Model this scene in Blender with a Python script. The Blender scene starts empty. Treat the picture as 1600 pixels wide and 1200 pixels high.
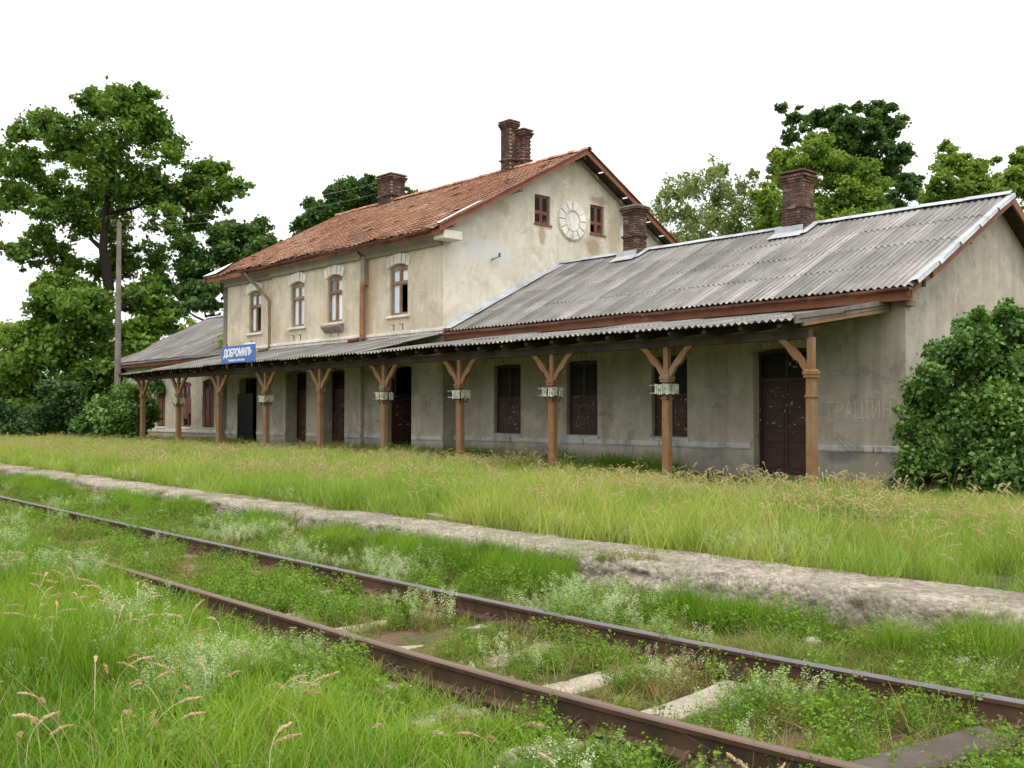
import bpy, math, random
import numpy as np
from mathutils import Vector, Matrix
random.seed(7)
rng = np.random.default_rng(11)
PI = math.pi
sc = bpy.context.scene
col = sc.collection

# ------------------------------------------------------------------ camera
CAMZ = 1.54
F = 1545.0
AZ = math.radians(43)
cam_d = bpy.data.cameras.new('camera')
cam = bpy.data.objects.new('camera', cam_d); col.objects.link(cam)
cam.location = (0, 0, CAMZ)
cam_d.sensor_width = 36; cam_d.lens = 36 * F / 1600
cam_d.clip_start = 0.05; cam_d.clip_end = 3000
pitch = math.atan(48 / F)
cam.rotation_euler = (PI / 2 + pitch, 0, PI / 2 - AZ)
sc.camera = cam

# ------------------------------------------------------------------ sky and sun (bright overcast)
SUN_EL, SUN_AZ = math.radians(62), math.radians(115)     # azimuth measured from +Y towards +X
w = bpy.data.worlds.new('World'); sc.world = w; w.use_nodes = True
wn = w.node_tree; wn.nodes.clear()
sky = wn.nodes.new('ShaderNodeTexSky'); sky.sky_type = 'NISHITA'; sky.sun_disc = False
sky.sun_elevation = SUN_EL; sky.sun_rotation = SUN_AZ; sky.dust_density = 4.0
b1 = wn.nodes.new('ShaderNodeBackground'); b1.inputs[1].default_value = 0.05
wn.links.new(sky.outputs[0], b1.inputs[0])
b2 = wn.nodes.new('ShaderNodeBackground')
b2.inputs[0].default_value = (1.0, 0.985, 0.96, 1); b2.inputs[1].default_value = 1.0   # the closed cloud cover
# CIE overcast distribution: the zenith about 2.3 times as bright as the horizon
tc = wn.nodes.new('ShaderNodeTexCoord'); sx = wn.nodes.new('ShaderNodeSeparateXYZ'); wn.links.new(tc.outputs['Generated'], sx.inputs[0])
mr = wn.nodes.new('ShaderNodeMapRange'); mr.inputs['From Min'].default_value = 0; mr.inputs['From Max'].default_value = 1
mr.inputs['To Min'].default_value = 1.05; mr.inputs['To Max'].default_value = 2.75; wn.links.new(sx.outputs['Z'], mr.inputs['Value']); wn.links.new(mr.outputs[0], b2.inputs[1])
ad = wn.nodes.new('ShaderNodeAddShader'); wo = wn.nodes.new('ShaderNodeOutputWorld')
wn.links.new(b1.outputs[0], ad.inputs[0]); wn.links.new(b2.outputs[0], ad.inputs[1]); wn.links.new(ad.outputs[0], wo.inputs[0])
sl = bpy.data.lights.new('sun', 'SUN'); sl.energy = 1.4; sl.angle = math.radians(18); sl.color = (1, 0.955, 0.88)
so = bpy.data.objects.new('sun', sl); col.objects.link(so)
sd = Vector((math.sin(SUN_AZ) * math.cos(SUN_EL), math.cos(SUN_AZ) * math.cos(SUN_EL), math.sin(SUN_EL)))
so.rotation_euler = sd.to_track_quat('Z', 'Y').to_euler(); so.location = (0, 0, 60)
sc.view_settings.view_transform = 'Standard'; sc.view_settings.look = 'None'
sc.view_settings.exposure = -0.16; sc.view_settings.gamma = 1; sc.view_settings.use_curve_mapping = False

# ------------------------------------------------------------------ helpers
def ray(u, v, t):
    """world point on the line of sight of photo pixel (u,v), t metres deep"""
    s = (u - 800) / F
    return Vector((t * (-math.cos(AZ) + math.sin(AZ) * s), t * (math.sin(AZ) + math.cos(AZ) * s), CAMZ + (648 - v) / F * t))

def wloc(p):
    l = Vector((0, 0, 0))
    while p is not None:
        l += p.location; p = p.parent
    return l

def tag(o, label=None, cat=None, group=None, kind=None):
    if label: o['label'] = label
    if cat: o['category'] = cat
    if group: o['group'] = group
    if kind: o['kind'] = kind
    return o

def empty(name, loc, label, cat, group=None):
    o = bpy.data.objects.new(name, None); o.location = loc; o.empty_display_size = .3
    col.objects.link(o); return tag(o, label, cat, group)

def link_mesh(name, me, mats, parent=None):
    o = bpy.data.objects.new(name, me)
    for m in (mats if isinstance(mats, (list, tuple)) else [mats]):
        if m is not None: me.materials.append(m)
    col.objects.link(o)
    if parent is not None: o.parent = parent
    return o

class MB:
    def __init__(s): s.v = []; s.f = []; s.m = []
    def add(s, vs, fs, mi=0):
        n = len(s.v); s.v += [tuple(p) for p in vs]; s.f += [tuple(i + n for i in f) for f in fs]; s.m += [mi] * len(fs)
    def quad(s, a, b, c, d, mi=0): s.add([a, b, c, d], [(0, 1, 2, 3)], mi)
    def box(s, x0, x1, y0, y1, z0, z1, mi=0):
        s.add([(x0,y0,z0),(x1,y0,z0),(x1,y1,z0),(x0,y1,z0),(x0,y0,z1),(x1,y0,z1),(x1,y1,z1),(x0,y1,z1)],
              [(0,3,2,1),(4,5,6,7),(0,1,5,4),(1,2,6,5),(2,3,7,6),(3,0,4,7)], mi)
    def beam(s, a, b, wd, ht, up=(0, 0, 1), mi=0):
        """square bar from a to b, wd across, ht along up"""
        a = Vector(a); b = Vector(b); d = (b - a).normalized(); up = Vector(up)
        r = d.cross(up).normalized(); uu = r.cross(d).normalized()
        vs = []
        for p in (a, b):
            for i, j in ((-1, -1), (1, -1), (1, 1), (-1, 1)): vs.append(p + r * (wd / 2 * i) + uu * (ht / 2 * j))
        s.add(vs, [(3,2,1,0),(4,5,6,7),(0,1,5,4),(1,2,6,5),(2,3,7,6),(3,0,4,7)], mi)
    def tube(s, pts, rad, n=8, cap=True, mi=0):
        pts = [Vector(p) for p in pts]
        if not isinstance(rad, (list, tuple)): rad = [rad] * len(pts)
        vs = []
        for i, p in enumerate(pts):
            d = (pts[min(i + 1, len(pts) - 1)] - pts[max(i - 1, 0)]).normalized()
            r = d.cross(Vector((0.31, 0.2, .95)) if abs(d.z) < .9 else Vector((1, 0, 0))).normalized(); q = d.cross(r)
            for k in range(n):
                a = 2 * PI * k / n; vs.append(p + (r * math.cos(a) + q * math.sin(a)) * rad[i])
        fs = [(i * n + k, i * n + (k + 1) % n, (i + 1) * n + (k + 1) % n, (i + 1) * n + k) for i in range(len(pts) - 1) for k in range(n)]
        if cap: fs += [tuple(range(n))[::-1], tuple(range((len(pts) - 1) * n, len(pts) * n))]
        s.add(vs, fs, mi)
    def prism(s, poly, fn, d0, d1, mi=0):
        """poly of (a,b); fn(a,b,d)->point ; extruded d0..d1"""
        n = len(poly)
        vs = [fn(a, b, d0) for a, b in poly] + [fn(a, b, d1) for a, b in poly]
        fs = [tuple(range(n)), tuple(range(n, 2 * n))[::-1]] + [(i, i + n, (i + 1) % n + n, (i + 1) % n) for i in range(n)]
        s.add(vs, fs, mi)
    def build(s, name, mats, parent=None, label=None, cat=None, group=None, kind=None, smooth=False, bevel=0):
        me = bpy.data.meshes.new(name); off = wloc(parent) if parent else Vector((0, 0, 0))
        me.from_pydata([(x - off.x, y - off.y, z - off.z) for x, y, z in s.v], [], s.f)
        o = link_mesh(name, me, mats, parent)
        if any(s.m): me.polygons.foreach_set('material_index', s.m)
        if smooth: me.polygons.foreach_set('use_smooth', [True] * len(me.polygons))
        if bevel:
            b = o.modifiers.new('bevel', 'BEVEL'); b.width = bevel; b.segments = 1; b.limit_method = 'ANGLE'
        return tag(o, label, cat, group, kind)

def copy_tree(o, parent=None):
    c = o.copy(); col.objects.link(c)
    if parent is not None: c.parent = parent
    for ch in list(o.children): copy_tree(ch, c)
    return c

def fast_mesh(name, V, Q, attr=None):
    """V (n,3), Q (m,k) faces, attr float per vertex"""
    me = bpy.data.meshes.new(name); V = np.asarray(V, np.float32); Q = np.asarray(Q, np.int32)
    me.vertices.add(len(V)); me.vertices.foreach_set('co', V.ravel())
    k = Q.shape[1]; me.loops.add(Q.size); me.loops.foreach_set('vertex_index', Q.ravel())
    me.polygons.add(len(Q)); me.polygons.foreach_set('loop_start', np.arange(0, Q.size, k, dtype=np.int32))
    me.polygons.foreach_set('loop_total', np.full(len(Q), k, np.int32))
    me.update(calc_edges=True)
    if attr is not None:
        a = me.attributes.new('tint', 'FLOAT', 'POINT'); a.data.foreach_set('value', np.asarray(attr, np.float32))
    return me

# ------------------------------------------------------------------ materials
def lin(c):
    return tuple(((x / 255) / 12.92 if x <= 10 else (((x / 255) + .055) / 1.055) ** 2.4) for x in c)

class NT:
    def __init__(s, name):
        s.m = bpy.data.materials.new(name); s.m.use_nodes = True; s.t = s.m.node_tree; s.n = s.t.nodes
        s.p = s.n['Principled BSDF']; s.out = s.n['Material Output']
        g = s.n.new('ShaderNodeNewGeometry'); s.pos = g.outputs['Position']
    def L(s, a, b): s.t.links.new(a, b)
    def objco(s): s.pos = s.n.new('ShaderNodeTexCoord').outputs['Object']; return s
    def vec(s, sx, sy, sz, off=(0, 0, 0)):
        m = s.n.new('ShaderNodeMapping'); m.inputs['Scale'].default_value = (sx, sy, sz); m.inputs['Location'].default_value = off
        s.L(s.pos, m.inputs[0]); return m.outputs[0]
    def noise(s, scale, detail=6, rough=.6, v=None, dist=0):
        n = s.n.new('ShaderNodeTexNoise'); n.inputs['Scale'].default_value = scale; n.inputs['Detail'].default_value = detail
        n.inputs['Roughness'].default_value = rough; n.inputs['Distortion'].default_value = dist
        s.L(v if v is not None else s.pos, n.inputs['Vector']); return n.outputs['Fac']
    def ramp(s, fac, stops):
        r = s.n.new('ShaderNodeValToRGB'); e = r.color_ramp.elements
        while len(e) < len(stops): e.new(.5)
        for i, (p, c) in enumerate(stops):
            e[i].position = p
            c = (c, c, c) if not isinstance(c, (tuple, list)) else c
            e[i].color = (*c, 1)
        s.L(fac, r.inputs[0]); return r.outputs[0]
    def mix(s, fac, a, b, mode='MIX'):
        m = s.n.new('ShaderNodeMix'); m.data_type = 'RGBA'; m.blend_type = mode
        for k, x in ((0, fac), (6, a), (7, b)):
            if isinstance(x, (int, float)): m.inputs[k].default_value = x
            elif isinstance(x, (tuple, list)): m.inputs[k].default_value = (*x, 1)
            else: s.L(x, m.inputs[k])
        return m.outputs[2]
    def math(s, op, a, b=0.0, clamp=False):
        m = s.n.new('ShaderNodeMath'); m.operation = op; m.use_clamp = clamp
        for k, x in ((0, a), (1, b)):
            if isinstance(x, (int, float)): m.inputs[k].default_value = x
            else: s.L(x, m.inputs[k])
        return m.outputs[0]
    def sep(s):
        q = s.n.new('ShaderNodeSeparateXYZ'); s.L(s.pos, q.inputs[0]); return q.outputs
    def blob(s, c, r, noise_amt=.5, scale=2.0):
        """1 inside an uneven spot round c (radii r), 0 outside: a stain with a shape of its own"""
        m = s.n.new('ShaderNodeVectorMath'); m.operation = 'SUBTRACT'; s.L(s.pos, m.inputs[0]); m.inputs[1].default_value = c
        d = s.n.new('ShaderNodeVectorMath'); d.operation = 'DIVIDE'; s.L(m.outputs[0], d.inputs[0]); d.inputs[1].default_value = r
        l = s.n.new('ShaderNodeVectorMath'); l.operation = 'LENGTH'; s.L(d.outputs[0], l.inputs[0])
        nz = s.math('MULTIPLY', s.math('SUBTRACT', s.noise(scale, 5, .65), .5), noise_amt * 4)
        return s.ramp(s.math('ADD', l.outputs['Value'], nz), [(.45, 1.0), (1.1, 0.0)])
    def bump(s, h, strength=.3, dist=.01):
        b = s.n.new('ShaderNodeBump'); b.inputs['Strength'].default_value = strength; b.inputs['Distance'].default_value = dist
        s.L(h, b.inputs['Height']); s.L(b.outputs[0], s.p.inputs['Normal']); return s
    def done(s, colr, rough=.85, spec=.3, metal=0):
        if isinstance(colr, (tuple, list)): s.p.inputs['Base Color'].default_value = (*colr, 1)
        else: s.L(colr, s.p.inputs['Base Color'])
        s.p.inputs['Roughness'].default_value = rough; s.p.inputs['Specular IOR Level'].default_value = spec
        s.p.inputs['Metallic'].default_value = metal
        return s.m

def sc3(c, k): return tuple(min(1, x * k) for x in c)

def plaster(name, base, dark, stain, extra=None, lift=.5):
    t = NT(name)
    n1 = t.noise(.55, 8, .62); n2 = t.noise(3.0, 6, .65); st = t.noise(1.3, 5, .6, t.vec(2.2, 2.2, .28))
    c = t.mix(t.ramp(n1, [(.38, 0), (.66, 1)]), base, dark)
    c = t.mix(t.math('MULTIPLY', t.ramp(st, [(.46, 0), (.68, 1)]), .7), c, stain)
    c = t.mix(t.math('MULTIPLY', t.ramp(n2, [(.35, 0), (.75, 1)]), .35), c, sc3(base, 1.15))
    pt = t.noise(1.1, 7, .7, t.vec(1, 1, 1, (13, 5, 8)), .6)                # worn and re-limed patches
    c = t.mix(t.math('MULTIPLY', t.ramp(pt, [(.55, 0), (.58, 1)]), .6), c, sc3(base, 1.12))
    c = t.mix(t.math('MULTIPLY', t.ramp(pt, [(.40, 1), (.44, 0)]), .55), c, stain)
    cv = t.n.new('ShaderNodeTexVoronoi'); cv.feature = 'DISTANCE_TO_EDGE'; cv.inputs['Scale'].default_value = .75
    wv = t.n.new('ShaderNodeVectorMath'); wv.operation = 'ADD'; nzv = t.n.new('ShaderNodeTexNoise'); nzv.inputs['Scale'].default_value = 2.2; nzv.inputs['Detail'].default_value = 5
    t.L(t.pos, nzv.inputs['Vector']); t.L(t.pos, wv.inputs[0]); t.L(nzv.outputs['Color'], wv.inputs[1]); t.L(wv.outputs[0], cv.inputs['Vector'])
    ck = t.math('MULTIPLY', t.ramp(cv.outputs['Distance'], [(.004, 1), (.010, 0)]), t.ramp(t.noise(.5, 3, .5, t.vec(1, 1, 1, (2, 9, 3))), [(.56, 0), (.62, 1)]))
    c = t.mix(t.math('MULTIPLY', ck, .4), c, sc3(stain, .5))               # hairline cracks
    fine = t.noise(24, 4, .7)
    c = t.mix(t.math('MULTIPLY', t.ramp(fine, [(.3, 0), (.7, 1)]), .18), c, sc3(dark, .75))
    if extra: c = extra(t, c)
    t.bump(t.math('ADD', fine, t.math('MULTIPLY', n2, 2.0)), .5, .012)
    return t.done(c, .95, .15)

def ex_front(t, c):                                            # rust run-off by the broken downpipe, damp under the eaves
    x, y, z = t.sep()
    c = t.mix(t.math('MULTIPLY', t.blob((-28.75, 20, 5.6), (.28, 1, 2.0), .25), .5), c, (.50, .27, .12))
    c = t.mix(t.math('MULTIPLY', t.blob((-35.0, 20, 5.0), (.35, 1, 1.0), .25), .35), c, (.46, .30, .16))
    c = t.mix(t.math('MULTIPLY', t.blob((-31.5, 20, 5.2), (.8, 1, .5), .3), .3), c, (.5, .36, .2))
    return c
def ex_gable(t, c):
    x, y, z = t.sep()
    # an old painted-over notice, an uneven whitish rectangle
    a = t.math('MULTIPLY', t.math('SUBTRACT', t.noise(5, 4), .5), .25)
    yy = t.math('ABSOLUTE', t.math('SUBTRACT', y, 21.95)); zz = t.math('ABSOLUTE', t.math('SUBTRACT', z, 6.98))
    m1 = t.ramp(t.math('ADD', yy, a), [(.95, 1), (1.0, 0)]); m2 = t.ramp(t.math('ADD', zz, a), [(.38, 1), (.44, 0)])
    my = t.math('MULTIPLY', m1, m2)
    c = t.mix(t.math('MULTIPLY', my, .75), c, (.58, .59, .57))
    for cc, rr, k, colr in (((-24.7, 24.5, 7.85), (1, .22, .45), .8, (.36, .28, .17)), ((-24.7, 27.2, 7.8), (1, .7, .45), .9, (.33, .27, .17)),
                     ((-24.7, 28.3, 8.3), (1, .55, 1.0), .75, (.36, .30, .2)), ((-24.7, 28.9, 9.3), (1, .5, .8), .6, (.28, .26, .2)),
                     ((-24.7, 22.6, 8.6), (1, .5, .35), .55, (.36, .31, .2)), ((-24.7, 27.5, 9.55), (1, .6, .2), .7, (.33, .19, .12)),
                     ((-24.7, 26.0, 10.3), (1, .3, .5), .4, (.4, .3, .2)), ((-24.7, 29.0, 8.55), (1, .35, .35), .9, (.66, .66, .62))):
        c = t.mix(t.math('MULTIPLY', t.blob(cc, rr, .3, 2.6), k), c, colr)
    return c
def ex_ground(t, c):
    x, y, z = t.sep()
    for cc, rr, k, colr in (((-11.2, 20.5, 2.25), (.34, 1, .26), .5, (.40, .42, .38)), ((-10.3, 20.5, .35), (.75, 1, .42), .9, (.42, .38, .28)),
                            ((-20.4, 20.5, .5), (.9, 1, .22), .7, (.20, .20, .22)), ((-14.6, 20.5, .6), (.5, 1, .2), .6, (.18, .18, .19)),
                            ((-11.2, 20.5, .62), (.5, 1, .25), .8, (.17, .17, .19)), ((-9.9, 20.5, .6), (.3, 1, .3), .6, (.18, .18, .18))):
        c = t.mix(t.math('MULTIPLY', t.blob(cc, rr, .3, 3.0), k), c, colr)
    low = t.ramp(t.math('ADD', z, t.math('MULTIPLY', t.noise(1.7, 5), .5)), [(.55, 1), (1.15, 0)])
    return t.mix(t.math('MULTIPLY', low, .55), c, (.22, .215, .20))

M = {}
M['plaster_up'] = plaster('cream_plaster', (.63, .56, .44), (.50, .43, .32), (.40, .34, .25), ex_front)
M['plaster_gable'] = plaster('pale_gable_plaster', (.66, .63, .53), (.53, .49, .38), (.48, .43, .32), ex_gable)
M['plaster_low'] = plaster('grey_weathered_plaster', (.49, .445, .365), (.33, .30, .24), (.24, .22, .18), ex_ground)
M['plaster_side'] = plaster('beige_side_plaster', (.46, .425, .35), (.35, .32, .26), (.28, .255, .2))
M['plaster_left'] = plaster('light_left_plaster', (.58, .52, .40), (.47, .42, .32), (.35, .31, .24))
M['trim'] = plaster('white_limewash_trim', (.75, .73, .67), (.60, .57, .49), (.40, .36, .30))
M['band'] = plaster('grey_plinth_ledge', (.58, .57, .54), (.42, .42, .42), (.17, .17, .18))
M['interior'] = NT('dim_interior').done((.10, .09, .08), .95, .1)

def wood(name, base, dark, grey, gfac=.4, horiz=False, rough=.75):
    t = NT(name)
    g = t.noise(6, 6, .65, t.vec(.6, 9, 9) if horiz else t.vec(9, 9, .6))
    c = t.mix(t.ramp(g, [(.35, 0), (.7, 1)]), base, dark)
    n = t.noise(1.6, 6, .65, t.vec(1, 1, 1, (3, 7, 1)))
    c = t.mix(t.math('MULTIPLY', t.ramp(n, [(.45, 0), (.62, 1)]), gfac), c, grey)
    t.bump(g, .5, .01)
    return t.done(c, rough, .25)
M['post'] = wood('orange_brown_worn_post_wood', (.28, .145, .062), (.15, .078, .036), (.24, .19, .13), .5)
M['post_grey'] = wood('grey_weathered_wood', (.26, .23, .18), (.14, .12, .09), (.34, .31, .26), .5, True)
M['fascia'] = wood('brown_red_fascia_board', (.26, .105, .055), (.16, .06, .035), (.32, .17, .10), .4, True)
M['dark_wood'] = wood('dark_rafter_wood', (.045, .03, .022), (.02, .014, .010), (.11, .085, .06), .35, True)
M['cornice'] = wood('grey_green_cornice', (.25, .23, .16), (.17, .16, .11), (.33, .29, .22), .5, True)
M['frame'] = wood('brown_window_frame', (.27, .17, .10), (.17, .10, .06), (.40, .33, .24), .5)
M['redframe'] = wood('red_brown_window_frame', (.22, .085, .06), (.14, .055, .04), (.30, .18, .13), .35)
M['pole'] = wood('grey_brown_pole_wood', (.19, .165, .14), (.11, .095, .08), (.28, .25, .22), .5)

def door_mat():
    t = NT('brown_peeling_door_paint')
    g = t.noise(3, 6, .6, t.vec(3, 3, 1))
    c = t.mix(g, (.030, .014, .010), (.065, .027, .019))
    v = t.noise(7, 3, .5, t.vec(1.4, 1, 2.2)); m = t.noise(1.1, 2, .5, t.vec(1, 1, 1, (0, 0, 5)))
    k = t.math('MULTIPLY', t.ramp(v, [(.655, 0), (.675, 1)]), t.ramp(m, [(.5, 0), (.56, 1)]))
    c = t.mix(k, c, (.42, .38, .30))
    v2 = t.noise(2.2, 4, .6, t.vec(1, 1, 1, (9, 0, 2)))
    c = t.mix(t.math('MULTIPLY', t.ramp(v2, [(.5, 0), (.7, 1)]), .5), c, (.09, .045, .03))
    t.bump(v, .3, .004)
    return t.done(c, .55, .35)
M['door'] = door_mat()
M['curtain'] = NT('white_net_curtain').done((.84, .87, .92), .9, .1)
g = NT('window_glass'); g.p.inputs['IOR'].default_value = 1.5
tr = g.n.new('ShaderNodeBsdfTransparent'); tr.inputs[0].default_value = (.95, .96, .97, 1); gl = g.n.new('ShaderNodeBsdfGlossy'); gl.inputs['Roughness'].default_value = .08
fr = g.n.new('ShaderNodeFresnel'); fr.inputs[0].default_value = 1.3; mx = g.n.new('ShaderNodeMixShader')
mx.inputs[0].default_value = .10; g.L(tr.outputs[0], mx.inputs[1]); g.L(gl.outputs[0], mx.inputs[2]); g.L(mx.outputs[0], g.out.inputs[0])
M['glass'] = g.m
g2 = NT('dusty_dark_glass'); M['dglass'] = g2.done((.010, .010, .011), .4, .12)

def tile_mat():
    t = NT('clay_roof_tile')
    a = t.n.new('ShaderNodeAttribute'); a.attribute_name = 'tint'
    c = t.ramp(a.outputs['Fac'], [(0, (.17, .09, .06)), (.25, (.33, .155, .092)), (.6, (.42, .215, .14)), (.85, (.49, .28, .19)), (1, (.60, .42, .32))])
    n = t.noise(.8, 6, .65); c = t.mix(t.math('MULTIPLY', t.ramp(n, [(.48, 0), (.68, 1)]), .55), c, (.17, .10, .075))
    f = t.noise(9, 4, .6); c = t.mix(t.math('MULTIPLY', t.ramp(f, [(.5, 0), (.8, 1)]), .35), c, (.22, .19, .14))
    t.bump(f, .4, .01)
    return t.done(c, .85, .2)
M['tile'] = tile_mat()

def sheet_mat(name, b=(.27, .26, .245), d=(.15, .142, .135), l=(.40, .39, .365)):
    t = NT(name); oi = t.n.new('ShaderNodeObjectInfo')
    st = t.noise(2.2, 7, .68, t.vec(7, .35, .35)); n = t.noise(.9, 6, .65); f = t.noise(14, 5, .65)
    c = t.mix(t.ramp(st, [(.33, 0), (.68, 1)]), b, d)
    c = t.mix(t.math('MULTIPLY', t.ramp(n, [(.45, 0), (.7, 1)]), .5), c, l)
    c = t.mix(t.math('MULTIPLY', t.ramp(f, [(.5, 0), (.75, 1)]), .4), c, (.11, .10, .085))
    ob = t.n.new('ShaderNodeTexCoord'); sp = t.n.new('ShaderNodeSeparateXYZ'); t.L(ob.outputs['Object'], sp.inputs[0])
    tr_ = t.math('SINE', t.math('MULTIPLY', sp.outputs[0], 2 * PI / .157))                 # trough grime, painted dark to carry the shading of the ribs
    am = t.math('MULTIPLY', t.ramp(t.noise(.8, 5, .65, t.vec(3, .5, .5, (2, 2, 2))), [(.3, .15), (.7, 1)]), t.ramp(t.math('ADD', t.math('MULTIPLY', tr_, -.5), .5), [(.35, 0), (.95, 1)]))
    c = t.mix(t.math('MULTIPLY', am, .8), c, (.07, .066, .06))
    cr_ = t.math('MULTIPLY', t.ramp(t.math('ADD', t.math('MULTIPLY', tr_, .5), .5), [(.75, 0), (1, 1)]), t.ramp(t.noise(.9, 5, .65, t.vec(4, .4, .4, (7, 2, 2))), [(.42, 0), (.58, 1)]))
    c = t.mix(t.math('MULTIPLY', cr_, .5), c, (.58, .57, .54))                                # crests painted pale as the lit tops of the ribs
    k = t.math('ADD', t.math('MULTIPLY', oi.outputs['Random'], .35), .86)
    m = t.n.new('ShaderNodeMix'); m.data_type = 'RGBA'; m.blend_type = 'MULTIPLY'; m.inputs[0].default_value = 1
    t.L(c, m.inputs[6]); cr = t.n.new('ShaderNodeCombineColor')
    for i in range(3): t.L(k, cr.inputs[i])
    t.L(cr.outputs[0], m.inputs[7]); t.bump(f, .4, .008)
    return t.done(m.outputs[2], .9, .2)
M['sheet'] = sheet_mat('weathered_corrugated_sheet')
M['zinc'] = plaster('galvanised_flashing', (.47, .50, .53), (.34, .36, .38), (.25, .255, .26))
M['white_metal'] = plaster('white_painted_metal', (.78, .79, .80), (.62, .62, .62), (.45, .42, .38))
def rust(name, a, b, c3):
    t = NT(name); n = t.noise(4, 7, .7); n2 = t.noise(1.1, 5, .6)
    c = t.mix(t.ramp(n, [(.4, 0), (.62, 1)]), a, b); c = t.mix(t.math('MULTIPLY', t.ramp(n2, [(.5, 0), (.65, 1)]), .7), c, c3)
    t.bump(n, .4, .006); return t.done(c, .7, .35)
M['gutter'] = rust('rusty_red_gutter', (.15, .055, .04), (.07, .03, .025), (.28, .13, .07))
M['pipe'] = rust('rusty_downpipe', (.36, .15, .07), (.22, .09, .045), (.20, .16, .12))
M['pipe_grey'] = rust('brown_grey_downpipe', (.20, .14, .09), (.13, .085, .05), (.30, .23, .15))
M['rail'] = rust('rusty_rail_steel', (.085, .045, .026), (.042, .024, .016), (.15, .08, .045))
t = NT('worn_rail_head'); n = t.noise(3, 5, .6, t.vec(.4, 6, 6)); M['railtop'] = t.done(t.mix(n, (.17, .155, .18), (.09, .075, .08)), .42, .6, .35)
t = NT('brown_rail_head'); n = t.noise(3, 5, .6, t.vec(.4, 6, 6)); M['railtop2'] = t.done(t.mix(n, (.17, .105, .07), (.09, .055, .038)), .5, .5, .2)

def brick_mat():
    t = NT('old_red_brick'); oi = t.n.new('ShaderNodeObjectInfo'); a = t.n.new('ShaderNodeAttribute'); a.attribute_name = 'tint'
    k = t.math('FRACT', t.math('ADD', oi.outputs['Random'], a.outputs['Fac']))
    c = t.ramp(k, [(0, (.05, .036, .03)), (.35, (.12, .062, .046)), (.7, (.19, .095, .065)), (1, (.30, .19, .14))])
    f = t.noise(11, 5, .6); c = t.mix(t.math('MULTIPLY', t.ramp(f, [(.5, 0), (.75, 1)]), .5), c, (.13, .11, .09))
    n2 = t.noise(2.0, 5, .6); c = t.mix(t.math('MULTIPLY', t.ramp(n2, [(.36, 0), (.60, 1)]), .72), c, (.055, .042, .036))
    t.bump(f, .4, .008); return t.done(c, .9, .2)
M['brick'] = brick_mat()
M['mortar'] = plaster('crumbling_mortar', (.42, .39, .34), (.27, .25, .21), (.13, .11, .10))
M['cap'] = plaster('mossy_chimney_cap', (.17, .16, .12), (.10, .10, .07), (.24, .2, .15))

def concrete(name, a, b, c3, s=1.0, peb=0):
    t = NT(name); n = t.noise(3 * s, 8, .7); n2 = t.noise(.8 * s, 5, .6); f = t.noise(30 * s, 5, .75)
    c = t.mix(t.ramp(n, [(.36, 0), (.66, 1)]), a, b); c = t.mix(t.math('MULTIPLY', t.ramp(n2, [(.45, 0), (.65, 1)]), .6), c, c3)
    c = t.mix(t.math('MULTIPLY', t.ramp(f, [(.5, 0), (.68, 1)]), .7), c, sc3(b, .4))
    h = t.math('ADD', f, n)
    if peb:                                                       # exposed gravel of the worn surface
        v = t.n.new('ShaderNodeTexVoronoi'); v.inputs['Scale'].default_value = 26; t.L(t.pos, v.inputs['Vector'])
        sp = t.n.new('ShaderNodeSeparateColor'); t.L(v.outputs['Color'], sp.inputs[0])
        c = t.mix(.65, c, t.mix(1.0, c, t.ramp(sp.outputs[0], [(0, .6), (.5, .95), (1, 1.4)]), 'MULTIPLY'))
        w_ = t.math('MULTIPLY', t.ramp(t.noise(1.3, 6, .7, t.vec(1, 1, 1, (4, 4, 4))), [(.5, 0), (.62, 1)]), .45); c = t.mix(w_, c, (.10, .11, .05))
        h = t.math('ADD', h, t.math('MULTIPLY', v.outputs['Distance'], -1.6))
    t.bump(h, .8, .012 if peb else .02)
    return t.done(c, .95, .15)
M['platform'] = concrete('eroded_platform_concrete', (.38, .335, .27), (.25, .215, .17), (.15, .135, .11), 1.0, 1)
M['sleeper'] = concrete('concrete_sleeper', (.46, .41, .33), (.31, .27, .21), (.24, .19, .13))
M['stone'] = concrete('pale_stone', (.55, .52, .46), (.40, .37, .32), (.3, .27, .22), 2)

def ground_mat():
    t = NT('soil_and_thatch'); n = t.noise(.7, 7, .65); f = t.noise(16, 6, .75); g = t.noise(2.6, 5, .6)
    c = t.mix(t.ramp(n, [(.4, 0), (.6, 1)]), (.085, .10, .028), (.14, .095, .055))
    c = t.mix(t.ramp(g, [(.45, 0), (.62, 1)]), c, (.07, .095, .025))
    c = t.mix(t.math('MULTIPLY', t.ramp(f, [(.5, 0), (.68, 1)]), .8), c, (.20, .145, .09))
    c = t.mix(t.math('MULTIPLY', t.ramp(f, [(.32, 1), (.42, 0)]), .8), c, (.035, .028, .018))
    t.bump(f, 1, .03); return t.done(c, 1, .1)
M['ground'] = ground_mat()

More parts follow.
